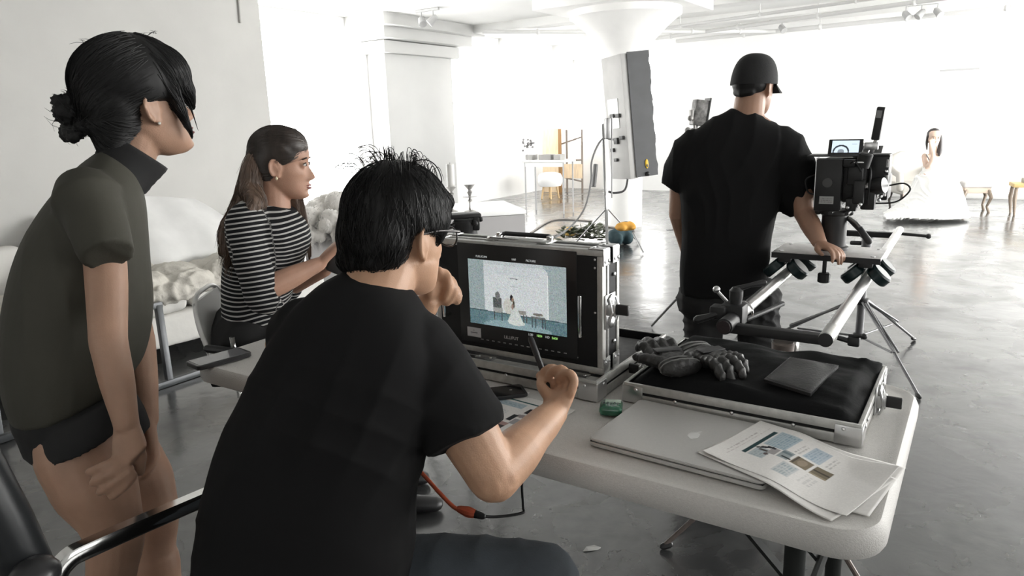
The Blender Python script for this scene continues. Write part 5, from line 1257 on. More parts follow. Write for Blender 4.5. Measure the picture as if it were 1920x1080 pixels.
def hand_frame(w_, d, up, side, b, curls, spread=(.16, .04, -.06, -.18), thumb=None, s=1.0):
    """hand grown from the wrist: d along the palm, up = back of the hand, side = towards the thumb"""
    d = d.normalized(); up = (up - d * up.dot(d)).normalized(); side = (side - d * side.dot(d) - up * side.dot(up)).normalized()
    P = lambda x, y, z: w_ + (d * x + side * y + up * z) * s
    b.loft(interp_secs([(P(-.03, 0, 0), side * .024 * s, up * .018 * s), (P(.0, 0, 0), side * .026 * s, up * .0165 * s), (P(.03, .002, 0), side * .034 * s, up * .0155 * s), (P(.065, 0, 0), side * .040 * s, up * .0145 * s), (P(.09, -.002, 0), side * .038 * s, up * .011 * s)], 3), 20, True, 2.4)
    for k, (y, L) in enumerate(((.029, .072), (.010, .080), (-.009, .075), (-.027, .060))):
        a = 0.0; p = P(.085 - .004 * abs(k - 1), y, .002); pts = [P(.05, y * .8, 0), p]; sp = spread[k]
        for j, f in enumerate((.44, .31, .25)):
            a += curls[k][j]; dd = (d * math.cos(sp) + side * math.sin(sp)); pts.append(pts[-1] + (dd * math.cos(a) - up * math.sin(a)) * L * f * s)
        b.limb(pts, [.0095 * s, .0095 * s, .0088 * s, .0082 * s, .0070 * s], n=10, sub=3)
    th = thumb or [(.02, .022, -.004), (.045, .048, -.012), (.072, .058, -.018), (.095, .060, -.022)]
    b.limb([P(*q) for q in th], [.015 * s, .0125 * s, .0105 * s, .0085 * s], n=10, sub=3)

# ================================================================== seated man in the foreground (faces the monitor, back to us)
mo = at_t(590, 900, 1.28); man = thing('person', 'person in a black T-shirt seated at the table, holding a pen towards the monitor', 'person', (mo.x, mo.y, 0), 0)
mp = Plane((-.12, 1.22), math.radians(-14)); MF = -mp.n                         # off > 0 comes nearer to us
def S_(u0, u1, v, off, dep, tilt=0.0):
    """torso section spanning pixels u0..u1 at row v"""
    a, c = mp(u0, v - tilt, off), mp(u1, v + tilt, off); return ((a + c) / 2, (c - a) / 2, MF * dep)
body = MB()
Hm = head_matrix(mp(792, 457, -.02), math.radians(49), math.radians(-8), 0, ear=-1, s=.98); HS = .98
head_part(body, Hm, True, HS)
nb, nt = mp(690, 590, .03), Hm @ Vector((-.025, 0, -.06))
body.limb([nb, nt], [.068, .060], n=18)
body.loft(interp_secs([S_(440, 730, 1100, .10, .10), S_(450, 740, 900, .08, .105), S_(480, 810, 740, .05, .105), S_(540, 830, 620, .03, .085, 18), S_(620, 760, 560, .02, .06, 8)], 3), 28)
body.limb([mp(540, 1120, .10), mp(640, 1118, .10)], [.12, .12])
# right arm
sh_r, el_r, wr_r = mp(815, 655, .0), TL(1.145, -.115, .775), None
el_r = at_t(925, 893, 1.26); wr_r = at_t(1040, 772, 1.43); shr = mp(798, 668, .01)
body.limb([shr, shr.lerp(el_r, .5), el_r], [.060, .056, .047], n=18, sub=4)
body.limb([el_r, el_r.lerp(wr_r, .30), el_r.lerp(wr_r, .7), wr_r], [.047, .047, .036, (.029, .026)], n=18, sub=4)
kn = at_t(1056, 722, 1.45)
body.loft(interp_secs([(wr_r, Vector((.028, 0, .004)), Vector((0, .022, .006))), (wr_r.lerp(kn, .5), Vector((.032, 0, .006)), Vector((0, .026, .006))), (at_t(1056, 728, 1.45), Vector((.027, 0, .010)), Vector((.004, .030, .002)))], 3), 20)
digits(body, [[at_t(1070, 738, 1.425), at_t(1077, 714, 1.425), at_t(1068, 699, 1.43), at_t(1052, 704, 1.445), at_t(1046, 714, 1.46)],
              [at_t(1062, 732, 1.445), at_t(1066, 706, 1.448), at_t(1052, 691, 1.455), at_t(1034, 697, 1.47), at_t(1028, 709, 1.485)],
              [at_t(1052, 730, 1.465), at_t(1052, 703, 1.472), at_t(1036, 689, 1.482), at_t(1020, 696, 1.495), at_t(1014, 709, 1.505)],
              [at_t(1040, 730, 1.485), at_t(1036, 706, 1.495), at_t(1020, 698, 1.51), at_t(1010, 706, 1.52)]], .0100, .82)
body.limb([at_t(1036, 752, 1.445), at_t(1022, 734, 1.46), at_t(1014, 722, 1.48), at_t(1014, 710, 1.50)], [.0145, .0125, .0105, .0085], n=10, sub=3)
# left arm folded up to the chin
shl = mp(556, 640, .0); ell_ = mp(600, 860, -.30); wl = at_t(800, 570, 1.50)
body.limb([shl, shl.lerp(ell_, .5), ell_], [.058, .052, .044], n=16, sub=3); body.limb([ell_, ell_.lerp(wl, .4), wl], [.044, .042, .028], n=16, sub=3)
T2 = 1.50
body.loft(interp_secs([(at_t(788, 572, T2), Vector((.018, 0, .024)), Vector((0, .02, 0))), (at_t(806, 558, T2), Vector((.022, 0, .030)), Vector((0, .02, 0))), (at_t(826, 540, T2), Vector((.016, 0, .034)), Vector((0, .02, 0)))], 3), 18)
digits(body, [[at_t(822, 515, T2), at_t(834, 512, T2 - .01), at_t(842, 530, T2 - .02), at_t(835, 556, T2 - .01), at_t(826, 566, T2)],
              [at_t(832, 522, T2), at_t(846, 526, T2), at_t(852, 543, T2 - .005), at_t(846, 560, T2), at_t(838, 568, T2)],
              [at_t(838, 535, T2 + .01), at_t(853, 540, T2 + .015), at_t(860, 555, T2 + .01), at_t(857, 566, T2 + .01)],
              [at_t(826, 520, T2 - .015), at_t(824, 508, T2 - .02), at_t(818, 506, T2 - .02)]], .0108)
body.limb([at_t(806, 552, T2 - .02), at_t(808, 536, T2 - .025), at_t(808, 522, T2 - .02)], [.014, .012, .010], n=10, sub=2)
# legs
hipR, hipL = mp(650, 1090, .06), mp(530, 1110, .06); hipR.z = hipL.z = .53
kneeR, kneeL = at_t(1015, 1092, 1.36), hipL + MF * .42 + mp.d * .03; kneeL.z = .55
ankR, ankL = Vector((kneeR.x + .06, kneeR.y - .04, .09)), Vector((kneeL.x, kneeL.y - .03, .09))
for h_, k_, a_ in ((hipR, kneeR, ankR), (hipL, kneeL, ankL)):
    body.limb([h_, h_.lerp(k_, .5), k_], [.085, .075, .058], n=16, sub=3); body.limb([k_, k_.lerp(a_, .4), a_], [.058, .052, .036], n=16, sub=3)
    body.limb([a_ + Vector((0, 0, -.045)), a_ + MF * .12 + Vector((0, 0, -.06))], [(.038, .032), (.038, .024)], n=12)
me = remesh(body, .0042, 3, 'body'); link('body', me, SK_B, man, True)
# T-shirt
tee = MB()
tee.loft(interp_secs([S_(388, 762, 1180, .12, .14), S_(390, 762, 1040, .11, .145), S_(412, 776, 900, .09, .145), S_(452, 808, 780, .07, .140), S_(500, 822, 680, .05, .120, 10), S_(552, 806, 605, .045, .095, 22), S_(600, 782, 555, .035, .076, 20), S_(632, 752, 527, .02, .064, 12)], 4), 36, True, 2.5)
s_e = shr.lerp(el_r, .80); dn_ = (el_r - shr).normalized()
hemc = (at_t(938, 797, 1.30) + at_t(806, 846, 1.20)) / 2
tee.limb([mp(768, 652, .02), mp(796, 690, .02), shr.lerp(hemc, .7), hemc], [.080, .080, .078, (.078, .074)], n=22, sub=4, flat=True)
tee.limb([mp(572, 625, .03), shl.lerp(ell_, .3), shl.lerp(ell_, .72)], [.070, .068, .066], n=20, sub=3, flat=True)
me = remesh(tee, .006, 5, 'shirt')
fold(me, [((.8, .2, -.6), .16, .006), ((.3, .5, 1), .20, .005)], 21); link('shirt', me, M_TEE, man, True, label='black short-sleeved T-shirt')
ncv = [at_t(638, 503, 1.20), at_t(672, 512, 1.15), at_t(712, 530, 1.14), at_t(748, 556, 1.19), at_t(772, 578, 1.27)]
# jeans
jn = MB()
jn.limb([hipL + Vector((0, 0, .05)), hipR + Vector((0, 0, .05))], [.135, .135], n=20)
for h_, k_, a_ in ((hipR, kneeR, ankR), (hipL, kneeL, ankL)):
    jn.limb([h_, h_.lerp(k_, .5), k_], [.104, .094, .076], n=20, sub=4); jn.limb([k_, k_.lerp(a_, .5), a_.lerp(k_, .04)], [.076, .066, .055], n=20, sub=3)
me = remesh(jn, .007, 4, 'jeans'); fold(me, [((.9, .4, .5), .17, .004), ((.4, .9, .2), .23, .005)], 8); link('jeans', me, M_JEAN, man, True, label='dark blue denim jeans')
for a_, yw in ((ankR, 0), (ankL, 0)):
    b = MB(); b.limb([a_ + Vector((0, 0, -.04)) - MF * .04, a_ + MF * .05 + Vector((0, 0, -.048)), a_ + MF * .16 + Vector((0, 0, -.058))], [(.042, .05), (.046, .042), (.04, .03)], n=14, sub=3); obj('shoe', b, M_BLACK, man, True, smooth=60)
# hair
hr_ = MB(); Rh = Hm.to_3x3().normalized(); hp = lambda x, y, z: Hm @ (Vector((x, y, z)) * HS)
hr_.ell(hp(-.006, 0, .038), (.110 * HS, .088 * HS, .096 * HS), Rh, 28, 20)
hr_.ell(hp(-.058, 0, -.006), (.058 * HS, .078 * HS, .080 * HS), Rh, 24, 18)
hr_.limb([hp(-.078, -.034, -.048), hp(-.085, 0, -.056), hp(-.078, .045, -.052)], [.022, .024, .024], n=14)
hr_.limb([hp(.042, -.064, .03), hp(.036, -.068, .0), hp(.034, -.069, -.016)], [.016, .008, .004], n=12)
hr_.limb([hp(.070, -.045, .062), hp(.084, 0, .066), hp(.070, .05, .060)], [.020, .024, .022], n=12)
me = remesh(hr_, .005, 4, 'hair')
clear_ears(me, Hm, .008, HS)
hb = strands(me, 2600, 7, .06, .0007, lambda p, t: (Hm.to_3x3() @ ((Hm.inverted() @ p) - Vector((-.02, .01, .15)))).normalized(), 5, None, .0022, .22)
crown = MB(); rs = random.Random(4)
for k in range(120):
    a = rs.uniform(0, 6.28); rr_ = rs.uniform(.02, .075); x0, y0 = -.012 + rr_ * math.cos(a), rr_ * math.sin(a); p0 = hp(x0, y0, .134 - 7.5 * rr_ ** 2); L = rs.uniform(.03, .075)
    out = Hm.to_3x3() @ Vector((math.cos(a) * .5 - .1, math.sin(a) * .7 + .35, 0)); up_ = Vector((0, 0, 1))
    crown.tube(spline([p0, p0 + out * L * .25 + up_ * L * .35, p0 + out * L * .65 + up_ * L * .36, p0 + out * L + up_ * L * .05], 3), [.0007] * 7 + [.0005, .0004, .0002], 3)
for k in range(14):
    p0 = hp(rs.uniform(-.02, .01), rs.uniform(.02, .035), .126); d = Hm.to_3x3() @ Vector((rs.uniform(-.2, .2), rs.uniform(.0, .35), 1)); crown.tube([p0, p0 + d * .02, p0 + d * .036], [.0014, .0010, .0003], 3)
loop = [at_t(776, 302, 1.25), at_t(800, 300, 1.25), at_t(818, 312, 1.25), at_t(828, 335, 1.26), at_t(826, 352, 1.26)]
crown.tube(spline(loop, 6), .0010, 4)
ho = link('hair', me, M_HAIRK, man, True, label='short black hair with stray tufts on the crown'); obj('hair_strands', hb, M_HAIRK, ho, True, smooth=60, kind='stuff'); obj('hair_tufts', crown, M_HAIRK, ho, True, smooth=60, kind='stuff')
eyes(man, Hm, HS); lips(man, Hm, HS)
# glasses
gb_ = MB(); zq = .004
for sy in (-1, 1):
    gb_.tube(spline([hp(-.012, sy * .081, .004), hp(.03, sy * .080, .010), hp(.094, sy * .068, .008)], 4), .0026, 8)
    lens = [hp(.101 - .006 * math.cos(t) ** 2, sy * (.034 + .027 * math.cos(t)), -.004 + .019 * math.sin(t)) for t in np.linspace(0, 2 * math.pi, 21)]
    gb_.tube(lens, .0016, 6)
gb_.tube([hp(.103, -.008, .004), hp(.106, 0, .006), hp(.103, .008, .004)], .0016, 6)
gl = obj('glasses', gb_, mat('dark_spectacle_frame', (.05, .045, .045), .25, metal=.4), man, True, smooth=60, label='thin dark framed glasses')
lb_ = MB()
for sy in (-1, 1):
    out_ = [(.101 - .006 * math.cos(t) ** 2, sy * (.034 + .0265 * math.cos(t)), -.004 + .0185 * math.sin(t)) for t in np.linspace(0, 2 * math.pi, 21)[:-1]]; lb_.rings([[hp(x - .0005, y, z) for x, y, z in out_], [hp(x + .0005, y, z) for x, y, z in out_]])
obj('lenses', lb_, mat('clear_lens', (.8, .85, .84), .03, alpha=.12), gl, True, smooth=60)
# the pen he holds
p0, p1 = at_t(1000, 648, 1.53), at_t(1020, 702, 1.505)
pn = thing('pen', 'black marker pen held up in front of the monitor by the seated man', 'pen', p1)
d = (p0 - p1).normalized(); obj('barrel', MB().tube([p1 - d * .035, p1 + d * .045], .0062, 12), M_BLACK, pn, True); obj('cap', MB().tube([p1 + d * .044, p1 + d * .082, p1 + d * .088], [.0068, .0066, .0045], 12), mat('dark_cap', (.022, .022, .024), .35), pn, True)
# bit of metal between his fingers
wt = thing('ring', 'thin silver ring wire showing between the fingers at his chin', 'ring', at_t(847, 523, 1.5)); obj('wire', MB().tube([at_t(838, 527, 1.5), at_t(846, 522, 1.5), at_t(850, 521, 1.5)], .0012, 6), M_CHROME, wt, True)

# ================================================================== woman standing on the left, bent forward, hands on her thighs
wp0 = at_t(140, 560, 1.55); wyaw = math.radians(30)
wo = thing('person', 'person in olive blouse and black shorts bending forward, dark hair in a bun', 'person', (wp0.x, wp0.y, 0), 0)
wp = Plane(wp0, wyaw); WF, WN = wp.d, wp.n
def W_(b_, f_, lat, off=0.0):
    """section from the back pixel to the front pixel"""
    p, q = wp(*b_, off), wp(*f_, off); return ((p + q) / 2, (q - p) / 2, WN * lat)
body = MB()
Hw = head_matrix(wp(284, 206, .072), math.radians(46), math.radians(9), 0, ear=-1, s=1.0)
head_part(body, Hw)
body.limb([wp(236, 318), Hw @ Vector((-.022, 0, -.06))], [.050, .050], n=18)
body.loft(interp_secs([W_((50, 745), (210, 660), .15), W_((40, 600), (240, 600), .13), W_((80, 460), (250, 470), .145), W_((140, 370), (262, 410), .15), W_((196, 315), (258, 345), .07)], 3), 28)
body.loft(interp_secs([W_((45, 795), (215, 745), .140), W_((60, 720), (205, 670), .135)], 3), 24)
rsh, rel, rwr = wp(184, 408, .155), at_t(203, 640, 1.36), at_t(238, 800, 1.36)
body.limb([rsh, wp(198, 500, .185), rel], [.038, .039, .034], n=16, sub=4); body.limb([rel, rel.lerp(rwr, .35), rwr], [.034, .0325, (.025, .022)], n=16, sub=4)
T3 = 1.345
body.loft(interp_secs([(rwr, Vector((.024, 0, 0)), Vector((0, .018, 0))), (at_t(243, 840, 1.35), Vector((.030, .005, 0)), Vector((0, .018, 0))), (at_t(240, 872, 1.35), Vector((.026, 0, .022)), Vector((0, .017, 0)))], 3), 18)
digits(body, [[at_t(232, 858, T3), at_t(212, 866, T3 - .012), at_t(188, 876, T3 - .010), at_t(167, 885, T3)],
              [at_t(238, 872, T3 - .004), at_t(216, 884, T3 - .017), at_t(192, 896, T3 - .013), at_t(174, 906, T3 - .002)],
              [at_t(244, 884, T3 - .004), at_t(226, 898, T3 - .014), at_t(204, 912, T3 - .010), at_t(187, 923, T3)],
              [at_t(250, 893, T3), at_t(238, 908, T3 - .008), at_t(222, 922, T3 - .005), at_t(210, 931, T3 + .003)]], .0094, .88)
body.limb([at_t(252, 830, T3 + .01), at_t(264, 856, T3 + .02), at_t(262, 884, T3 + .03)], [.014, .012, .010], n=10)
lsh, lel, lwr = wp(200, 400, -.165), at_t(262, 640, 1.75), at_t(278, 790, 1.72)
body.limb([lsh, lel], [.046, .036], n=14, sub=3); body.limb([lel, lel.lerp(lwr, .35), lwr], [.036, .034, .024], n=14, sub=3)
hand_frame(lwr, at_t(296, 900, 1.70) - lwr, WF, WN * -1, body, [(.3, .4, .3)] * 4)
def leg(b, pts, rr): b.limb(pts, rr, n=20, sub=4)
hR, hL = wp(130, 770, .085), wp(150, 765, -.085)
leg(body, [hR, at_t(154, 850, 1.50), at_t(176, 905, 1.50), at_t(214, 995, 1.51), at_t(208, 1085, 1.52), at_t(196, 1190, 1.55), at_t(205, 1420, 1.60)], [.078, .088, .083, .059, .049, .052, .034])
leg(body, [hL, at_t(225, 850, 1.72), at_t(262, 900, 1.72), at_t(288, 955, 1.72), at_t(290, 1030, 1.73), at_t(296, 1090, 1.74), at_t(300, 1400, 1.80)], [.078, .083, .075, .056, .048, .053, .034])
for an, dz in ((at_t(205, 1420, 1.60), 0), (at_t(300, 1400, 1.80), 0)):
    body.limb([an, Vector((an.x, an.y, .06)), Vector((an.x + .02, an.y + .01, .045))], [.034, .034, .036], n=12); body.limb([Vector((an.x - .04, an.y - .02, .035)), Vector((an.x + .07, an.y + .035, .035)), Vector((an.x + .15, an.y + .07, .022))], [.034, .036, .024], n=12)
me = remesh(body, .0042, 3, 'body'); link('body', me, SK_A, wo, True)
bl = MB()
bl.loft(interp_secs([W_((20, 778), (246, 680), .185), W_((6, 735), (268, 655), .192), W_((-4, 660), (280, 618), .190), W_((4, 570), (284, 560), .180), W_((28, 480), (281, 495), .175), W_((74, 395), (277, 425), .175), W_((135, 325), (272, 375), .155), W_((186, 285), (262, 335), .09)], 4), 36, True, 2.4)
bl.limb([wp(165, 375, .13), wp(180, 415, .17), at_t(203, 478, 1.36)], [.067, .055, (.047, .043)], n=20, sub=4, flat=True)
bl.limb([wp(180, 375, -.13), wp(190, 415, -.17), wp(205, 475, -.19)], [.066, .060, .050], n=20, sub=4)
me = remesh(bl, .006, 4, 'blouse'); fold(me, [((1, .3, .12), .16, .006), ((.9, .2, -.35), .2, .006)], 31); link('blouse', me, M_OLIVE, wo, True, label='loose olive short-sleeved blouse')
# high black collar
cl_ = MB(); ctr = [(wp(228, 330), W_((192, 300), (272, 362), .075)), ]
cl_.loft(interp_secs([W_((172, 300), (272, 366), .088), W_((184, 276), (286, 348), .076), W_((190, 256), (304, 330), .070), W_((193, 240), (316, 316), .068)], 4), 28, False, 2.1)
me = remesh(cl_, .005, 3, 'collar'); fold(me, [((.3, .2, 1), .035, .004)], 3); link('collar', me, mat('black_jersey', (.012, .012, .0125), .85), wo, True, label='black roll-neck collar')
sh_ = MB()
sh_.loft(interp_secs([W_((40, 838), (224, 785), .165), W_((30, 812), (228, 755), .172), W_((18, 780), (240, 715), .180), W_((30, 715), (240, 655), .170)], 3), 28)
for cx, t_, lat in ((0, 1.50, .085), (58, 1.72, -.085)):
    q0, q1 = at_t(50 + cx, 860, t_), at_t(226 + cx, 790, t_); top_ = wp(130 + cx * .25, 758, lat)
    ax = (q1 - q0) / 2; sh_.loft([((q0 + q1) / 2, ax, WN * .112), ((q0 + q1) / 2 * .6 + top_ * .4, ax * 1.06, WN * .116), (top_, ax * 1.1, WN * .11)], 28, False, 2.1)
me = remesh(sh_, .006, 3, 'shorts'); link('shorts', me, mat('black_short_cloth', (.0115, .0115, .012), .85), wo, True, label='black shorts')
# hair: smooth cap, side fringe, tied bun, nape strands
hr_ = MB(); hp = lambda x, y, z: Hw @ Vector((x, y, z)); Rh = Hw.to_3x3().normalized()
hr_.ell(hp(-.006, 0, .050), (.118, .094, .098), Rh, 28, 20); hr_.ell(hp(-.058, 0, .006), (.068, .080, .085), Rh, 24, 18)
hr_.ell(hp(.044, -.008, .052), (.074, .080, .070), Rh, 24, 18)
hr_.limb([hp(.070, -.052, .045), hp(.086, -.050, .010), hp(.092, -.044, -.024)], [.026, .020, .007], n=14)
hr_.limb([hp(.090, .02, .05), hp(.104, .0, .025), hp(.107, -.012, -.004)], [.026, .020, .008], n=14)
hr_.limb([hp(.045, -.074, .03), hp(.052, -.073, -.015), hp(.060, -.068, -.055), hp(.070, -.056, -.090)], [.016, .013, .007, .0025], n=10, sub=3)
hr_.limb([hp(-.075, -.03, -.05), hp(-.080, 0, -.075), hp(-.075, .03, -.05)], [.030, .032, .030], n=14)
hr_.limb([hp(-.072, -.012, -.07), hp(-.062, -.008, -.105), hp(-.05, -.006, -.13)], [.026, .018, .010], n=12)
hr_.limb([hp(-.095, 0, -.01), hp(-.120, 0, -.018)], [.022, .017], n=12)
me = remesh(hr_, .005, 4, 'hair')
def combw(p, t):
    q = Hw.inverted() @ p
    if q.x > .02: return Hw.to_3x3() @ Vector((.35, -.25, -1))
    return Hw.to_3x3() @ Vector((-1, 0, -.35 if q.z > -.02 else .3))
clear_ears(me, Hw, .006)
sb_ = strands(me, 2200, 9, .11, .0007, combw, 9, None, .0016, .10)
ho = link('hair', me, M_HAIRK, wo, True, label='black hair swept over the face and tied back'); obj('hair_strands', sb_, M_HAIRK, ho, True, smooth=60, kind='stuff')
fr_ = MB(); rs = random.Random(14)
for k in range(110):
    t = rs.random(); p0 = hp(.05 + .03 * t, -.068 + .02 * t, .05 - .03 * rs.random()); p1 = hp(.075 + .02 * t, -.070 + .05 * t, .0 - .02 * rs.random()); p2 = hp(.082 + .022 * t, -.066 + .055 * t, -.03 - .05 * (1 - t) * rs.random()); fr_.tube(spline([p0, p1, p2], 4), [.0011] * 8 + [.0004], 3)
for k in range(40):
    p0 = hp(rs.uniform(-.07, .06), rs.uniform(-.05, .05), .135); d = Rh @ Vector((rs.uniform(-1, 1), rs.uniform(-1, 1), rs.uniform(.2, .5))); fr_.tube([p0, p0 + d * .012, p0 + d * .024 + Vector((0, 0, -.004))], [.0006, .0005, .0002], 3)
obj('fringe_strands', fr_, M_HAIRK, ho, True, smooth=60, kind='stuff')
bn = MB(); bq = at_t(150, 222, 1.50) ; bc = Hw @ Vector((-.150, .0, -.040)); rs = random.Random(8)
bpx = wp(150, 220, .0)
for k in range(30):
    bn.ell(bpx + WF * rs.uniform(-.036, .026) + Vector((0, 0, rs.uniform(-.038, .034))) + WN * rs.uniform(-.022, .022), (rs.uniform(.010, .019), rs.uniform(.010, .019), rs.uniform(.012, .022)), None, 10, 8)
bn.limb([bpx + Vector((0, 0, .02)), wp(178, 200), hp(-.10, 0, -.005)], [.028, .018, .02], n=12)
me = remesh(bn, .004, 1, 'hair_bun'); fold(me, [((.5, .2, 1), .016, .005), ((1, .3, -.4), .02, .004)], 9); bo_ = link('hair_bun', me, M_HAIRK, wo, True, label='messy tied bun')
wild = MB()
for k in range(70):
    a, e = rs.uniform(0, 6.28), rs.uniform(-1.2, 1.2); d = Vector((math.cos(a) * math.cos(e), math.sin(a) * math.cos(e), math.sin(e))); p0 = bpx + d * .026; t_ = d.cross(Vector((rs.random(), rs.random(), rs.random()))).normalized(); wild.tube([p0, p0 + d * .014 + t_ * .012, p0 + d * .020 + t_ * .034, p0 + d * .014 + t_ * .05], [.0008, .0007, .0005, .0002], 3)
obj('loose_strands', wild, M_HAIRK, bo_, True, smooth=60, kind='stuff')
obj('scrunchie', MB().limb([wp(172, 196, 0) + WN * math.cos(t) * .020 + Vector((0, 0, math.sin(t) * .020)) for t in np.linspace(0, 6.1, 14)], [.008] * 14, n=8), mat('black_velvet', (.01, .01, .01), .9), wo, True, smooth=60)
er = Hw @ Vector((-.001, -.081, -.043)); obj('earring', MB().ell(er, (.0032,) * 3), mat('pearl', (.75, .72, .66), .2), wo, True, smooth=60)
eyes(wo, Hw); lips(wo, Hw, 1.0, mat('dark_lip', (.14, .04, .04), .4))

# ================================================================== woman in stripes, seated at the table end
qp0 = at_t(490, 560, 2.50); qyaw = math.radians(6)
qo = thing('person', 'person with long brown hair in a striped top seated at the table end', 'person', (qp0.x, qp0.y, 0), 0)
qp = Plane(qp0, qyaw); QF, QN = qp.d, qp.n
def Q_(b_, f_, lat, off=0.0):
    p, q = qp(*b_, off), qp(*f_, off); return ((p + q) / 2, (q - p) / 2, QN * lat)
body = MB()
Hq = head_matrix(qp(515, 316, .060), math.radians(4), math.radians(-5), 0, ear=-1, s=1.0)
head_part(body, Hq)
body.limb([qp(515, 405), Hq @ Vector((-.028, 0, -.06))], [.056, .050], n=18)
body.loft(interp_secs([Q_((432, 640), (520, 640), .15), Q_((432, 570), (530, 560), .125), Q_((440, 480), (552, 470), .14), Q_((450, 425), (552, 430), .15), Q_((480, 392), (545, 400), .085)], 3), 26)
qsh, qel, qwr = qp(464, 434, .150), qp(487, 548, .20), qp(600, 494, .10)
body.limb([qsh, qsh.lerp(qel, .5), qel], [.036, .038, .036], n=14, sub=3); body.limb([qel, qel.lerp(qwr, .35), qwr], [.038, .040, (.026, .024)], n=14, sub=3)
hand_frame(qwr, qp(640, 452, .06) - qwr, Vector((-.5, -.2, .8)), Vector((.3, .5, .5)), body, [(.35, .7, .5), (.35, .75, .5), (.4, .8, .6), (.45, .9, .6)])
q2s, q2e, q2w = qp(475, 425, -.165), qp(520, 550, -.20), qp(610, 505, -.06)
body.limb([q2s, q2e], [.045, .038], n=14, sub=3); body.limb([q2e, q2w], [.038, .026], n=14, sub=3)
hand_frame(q2w, qp(650, 480, -.02) - q2w, Vector((-.3, .3, .8)), Vector((.3, -.5, .5)), body, [(.35, .7, .5)] * 4)
QS = .60
qh = [qp(462, 640, s * .09) for s in (1, -1)]
for k, h_ in enumerate(qh):
    h_ = Vector((h_.x, h_.y, QS + .085)); kn_ = h_ + QF * .40 + QN * (.01 if k == 0 else -.02) + Vector((0, 0, -.03)); an = kn_ + QF * .05; an.z = .10
    body.limb([h_, h_.lerp(kn_, .5), kn_], [.082, .072, .055], n=14, sub=3); body.limb([kn_, kn_.lerp(an, .4), an], [.055, .050, .034], n=14, sub=3); body.limb([an + Vector((0, 0, -.06)), an + QF * .15 + Vector((0, 0, -.075))], [.034, .024], n=12)
    qh[k] = (h_, kn_, an)
me = remesh(body, .0042, 2, 'body'); link('body', me, SK_C, qo, True)
top = MB()
top.loft(interp_secs([Q_((424, 628), (535, 615), .165), Q_((420, 575), (540, 570), .15), Q_((420, 510), (566, 495), .155), Q_((430, 455), (580, 455), .165), Q_((444, 408), (574, 420), .165), Q_((478, 384), (558, 402), .095)], 4), 32)
top.limb([qp(468, 412, .09), qp(461, 424, .140), qp(464, 462, .178), qp(482, 520, .195), qp(494, 560, .19), qp(520, 552, .18)], [.066, .066, .060, .056, .054, (.050, .047)], n=18, sub=4, flat=True)
top.limb([qp(475, 420, -.125), q2s.lerp(q2e, .5), q2e, q2e.lerp(q2w, .25)], [.060, .056, .052, .048], n=18, sub=3)
me = remesh(top, .0048, 3, 'striped_top'); fold(me, [((.3, .2, 1), .11, .004), ((1, .2, .5), .12, .005)], 17)
v = get_co(me); A0, A1, A2 = (np.array(qp(460, 400, .17)), np.array(qp(490, 556, .195)), np.array(qp(520, 550, .18)))
def seg(v, a, b): d = b - a; L = np.linalg.norm(d); t = ((v - a) @ d) / L; q = a + np.clip(t, 0, L)[:, None] * d / L; return np.linalg.norm(v - q, axis=1), t
d1, t1 = seg(v, A0, A1); d2, t2_ = seg(v, A1, A2)
off = (v - np.array(qp0)) @ np.array(QN)
val = v[:, 2] * 1.0 + .0035 * np.sin(v[:, 0] * 40) + .003 * np.sin(v[:, 0] * 23 + v[:, 2] * 30)
arm_ = (off > .118) & (d1 < .068); val = np.where(arm_, -t1 * .96 + .004, val); up_ = (v[:, 2] > qp(470, 412).z) ; 
neck = np.linalg.norm((v - np.array(Hq @ Vector((-.02, 0, -.155)))), axis=1)
a_ = me.attributes.new('stripe', 'FLOAT', 'POINT'); a_.data.foreach_set('value', (val / .0150).astype(np.float32))
a_ = me.attributes.new('plain', 'FLOAT', 'POINT'); a_.data.foreach_set('value', np.clip((.070 - neck) / .006, 0, 1).astype(np.float32))
sm_ = bpy.data.materials.new('striped_jersey'); sm_.use_nodes = True; N_, L_ = sm_.node_tree.nodes, sm_.node_tree.links; b_ = N_['Principled BSDF']; b_.inputs['Roughness'].default_value = .9; b_.inputs['Specular IOR Level'].default_value = .2
def mth(op, a, c=None):
    n = N_.new('ShaderNodeMath'); n.operation = op
    for k, x in enumerate((a, c)):
        if x is None: continue
        if isinstance(x, (int, float)): n.inputs[k].default_value = x
        else: L_.new(x, n.inputs[k])
    return n.outputs[0]
A_ = N_.new('ShaderNodeAttribute'); A_.attribute_name = 'stripe'; B2 = N_.new('ShaderNodeAttribute'); B2.attribute_name = 'plain'
fr2 = mth('ABSOLUTE', mth('SUBTRACT', mth('FRACT', A_.outputs['Fac']), .5)); wh = mth('LESS_THAN', fr2, .165); wh = mth('MULTIPLY', wh, mth('LESS_THAN', B2.outputs['Fac'], .5))
mx_ = N_.new('ShaderNodeMixRGB'); mx_.inputs[1].default_value = (.012, .0125, .0145, 1); mx_.inputs[2].default_value = (.50, .495, .48, 1); L_.new(wh, mx_.inputs[0]); L_.new(mx_.outputs[0], b_.inputs['Base Color'])
link('striped_top', me, sm_, qo, True, label='black top with thin white stripes')
pt = MB(); pt.limb([qh[0][0] + Vector((0, 0, .01)), qh[1][0] + Vector((0, 0, .01))], [.115, .115], n=18)
for h_, kn_, an in qh: pt.limb([h_, h_.lerp(kn_, .5), kn_], [.094, .084, .064], n=18, sub=3); pt.limb([kn_, kn_.lerp(an, .5), an], [.064, .055, .043], n=18, sub=3)
link('trousers', remesh(pt, .008, 3, 'trousers'), mat('black_trouser', (.013, .013, .0135), .85), qo, True)
for h_, kn_, an in qh: b = MB(); b.limb([an + Vector((0, 0, -.055)) - QF * .04, an + QF * .16 + Vector((0, 0, -.072))], [(.04, .045), (.036, .026)], n=12); obj('shoe', b, M_BLACK, qo, True, smooth=60)
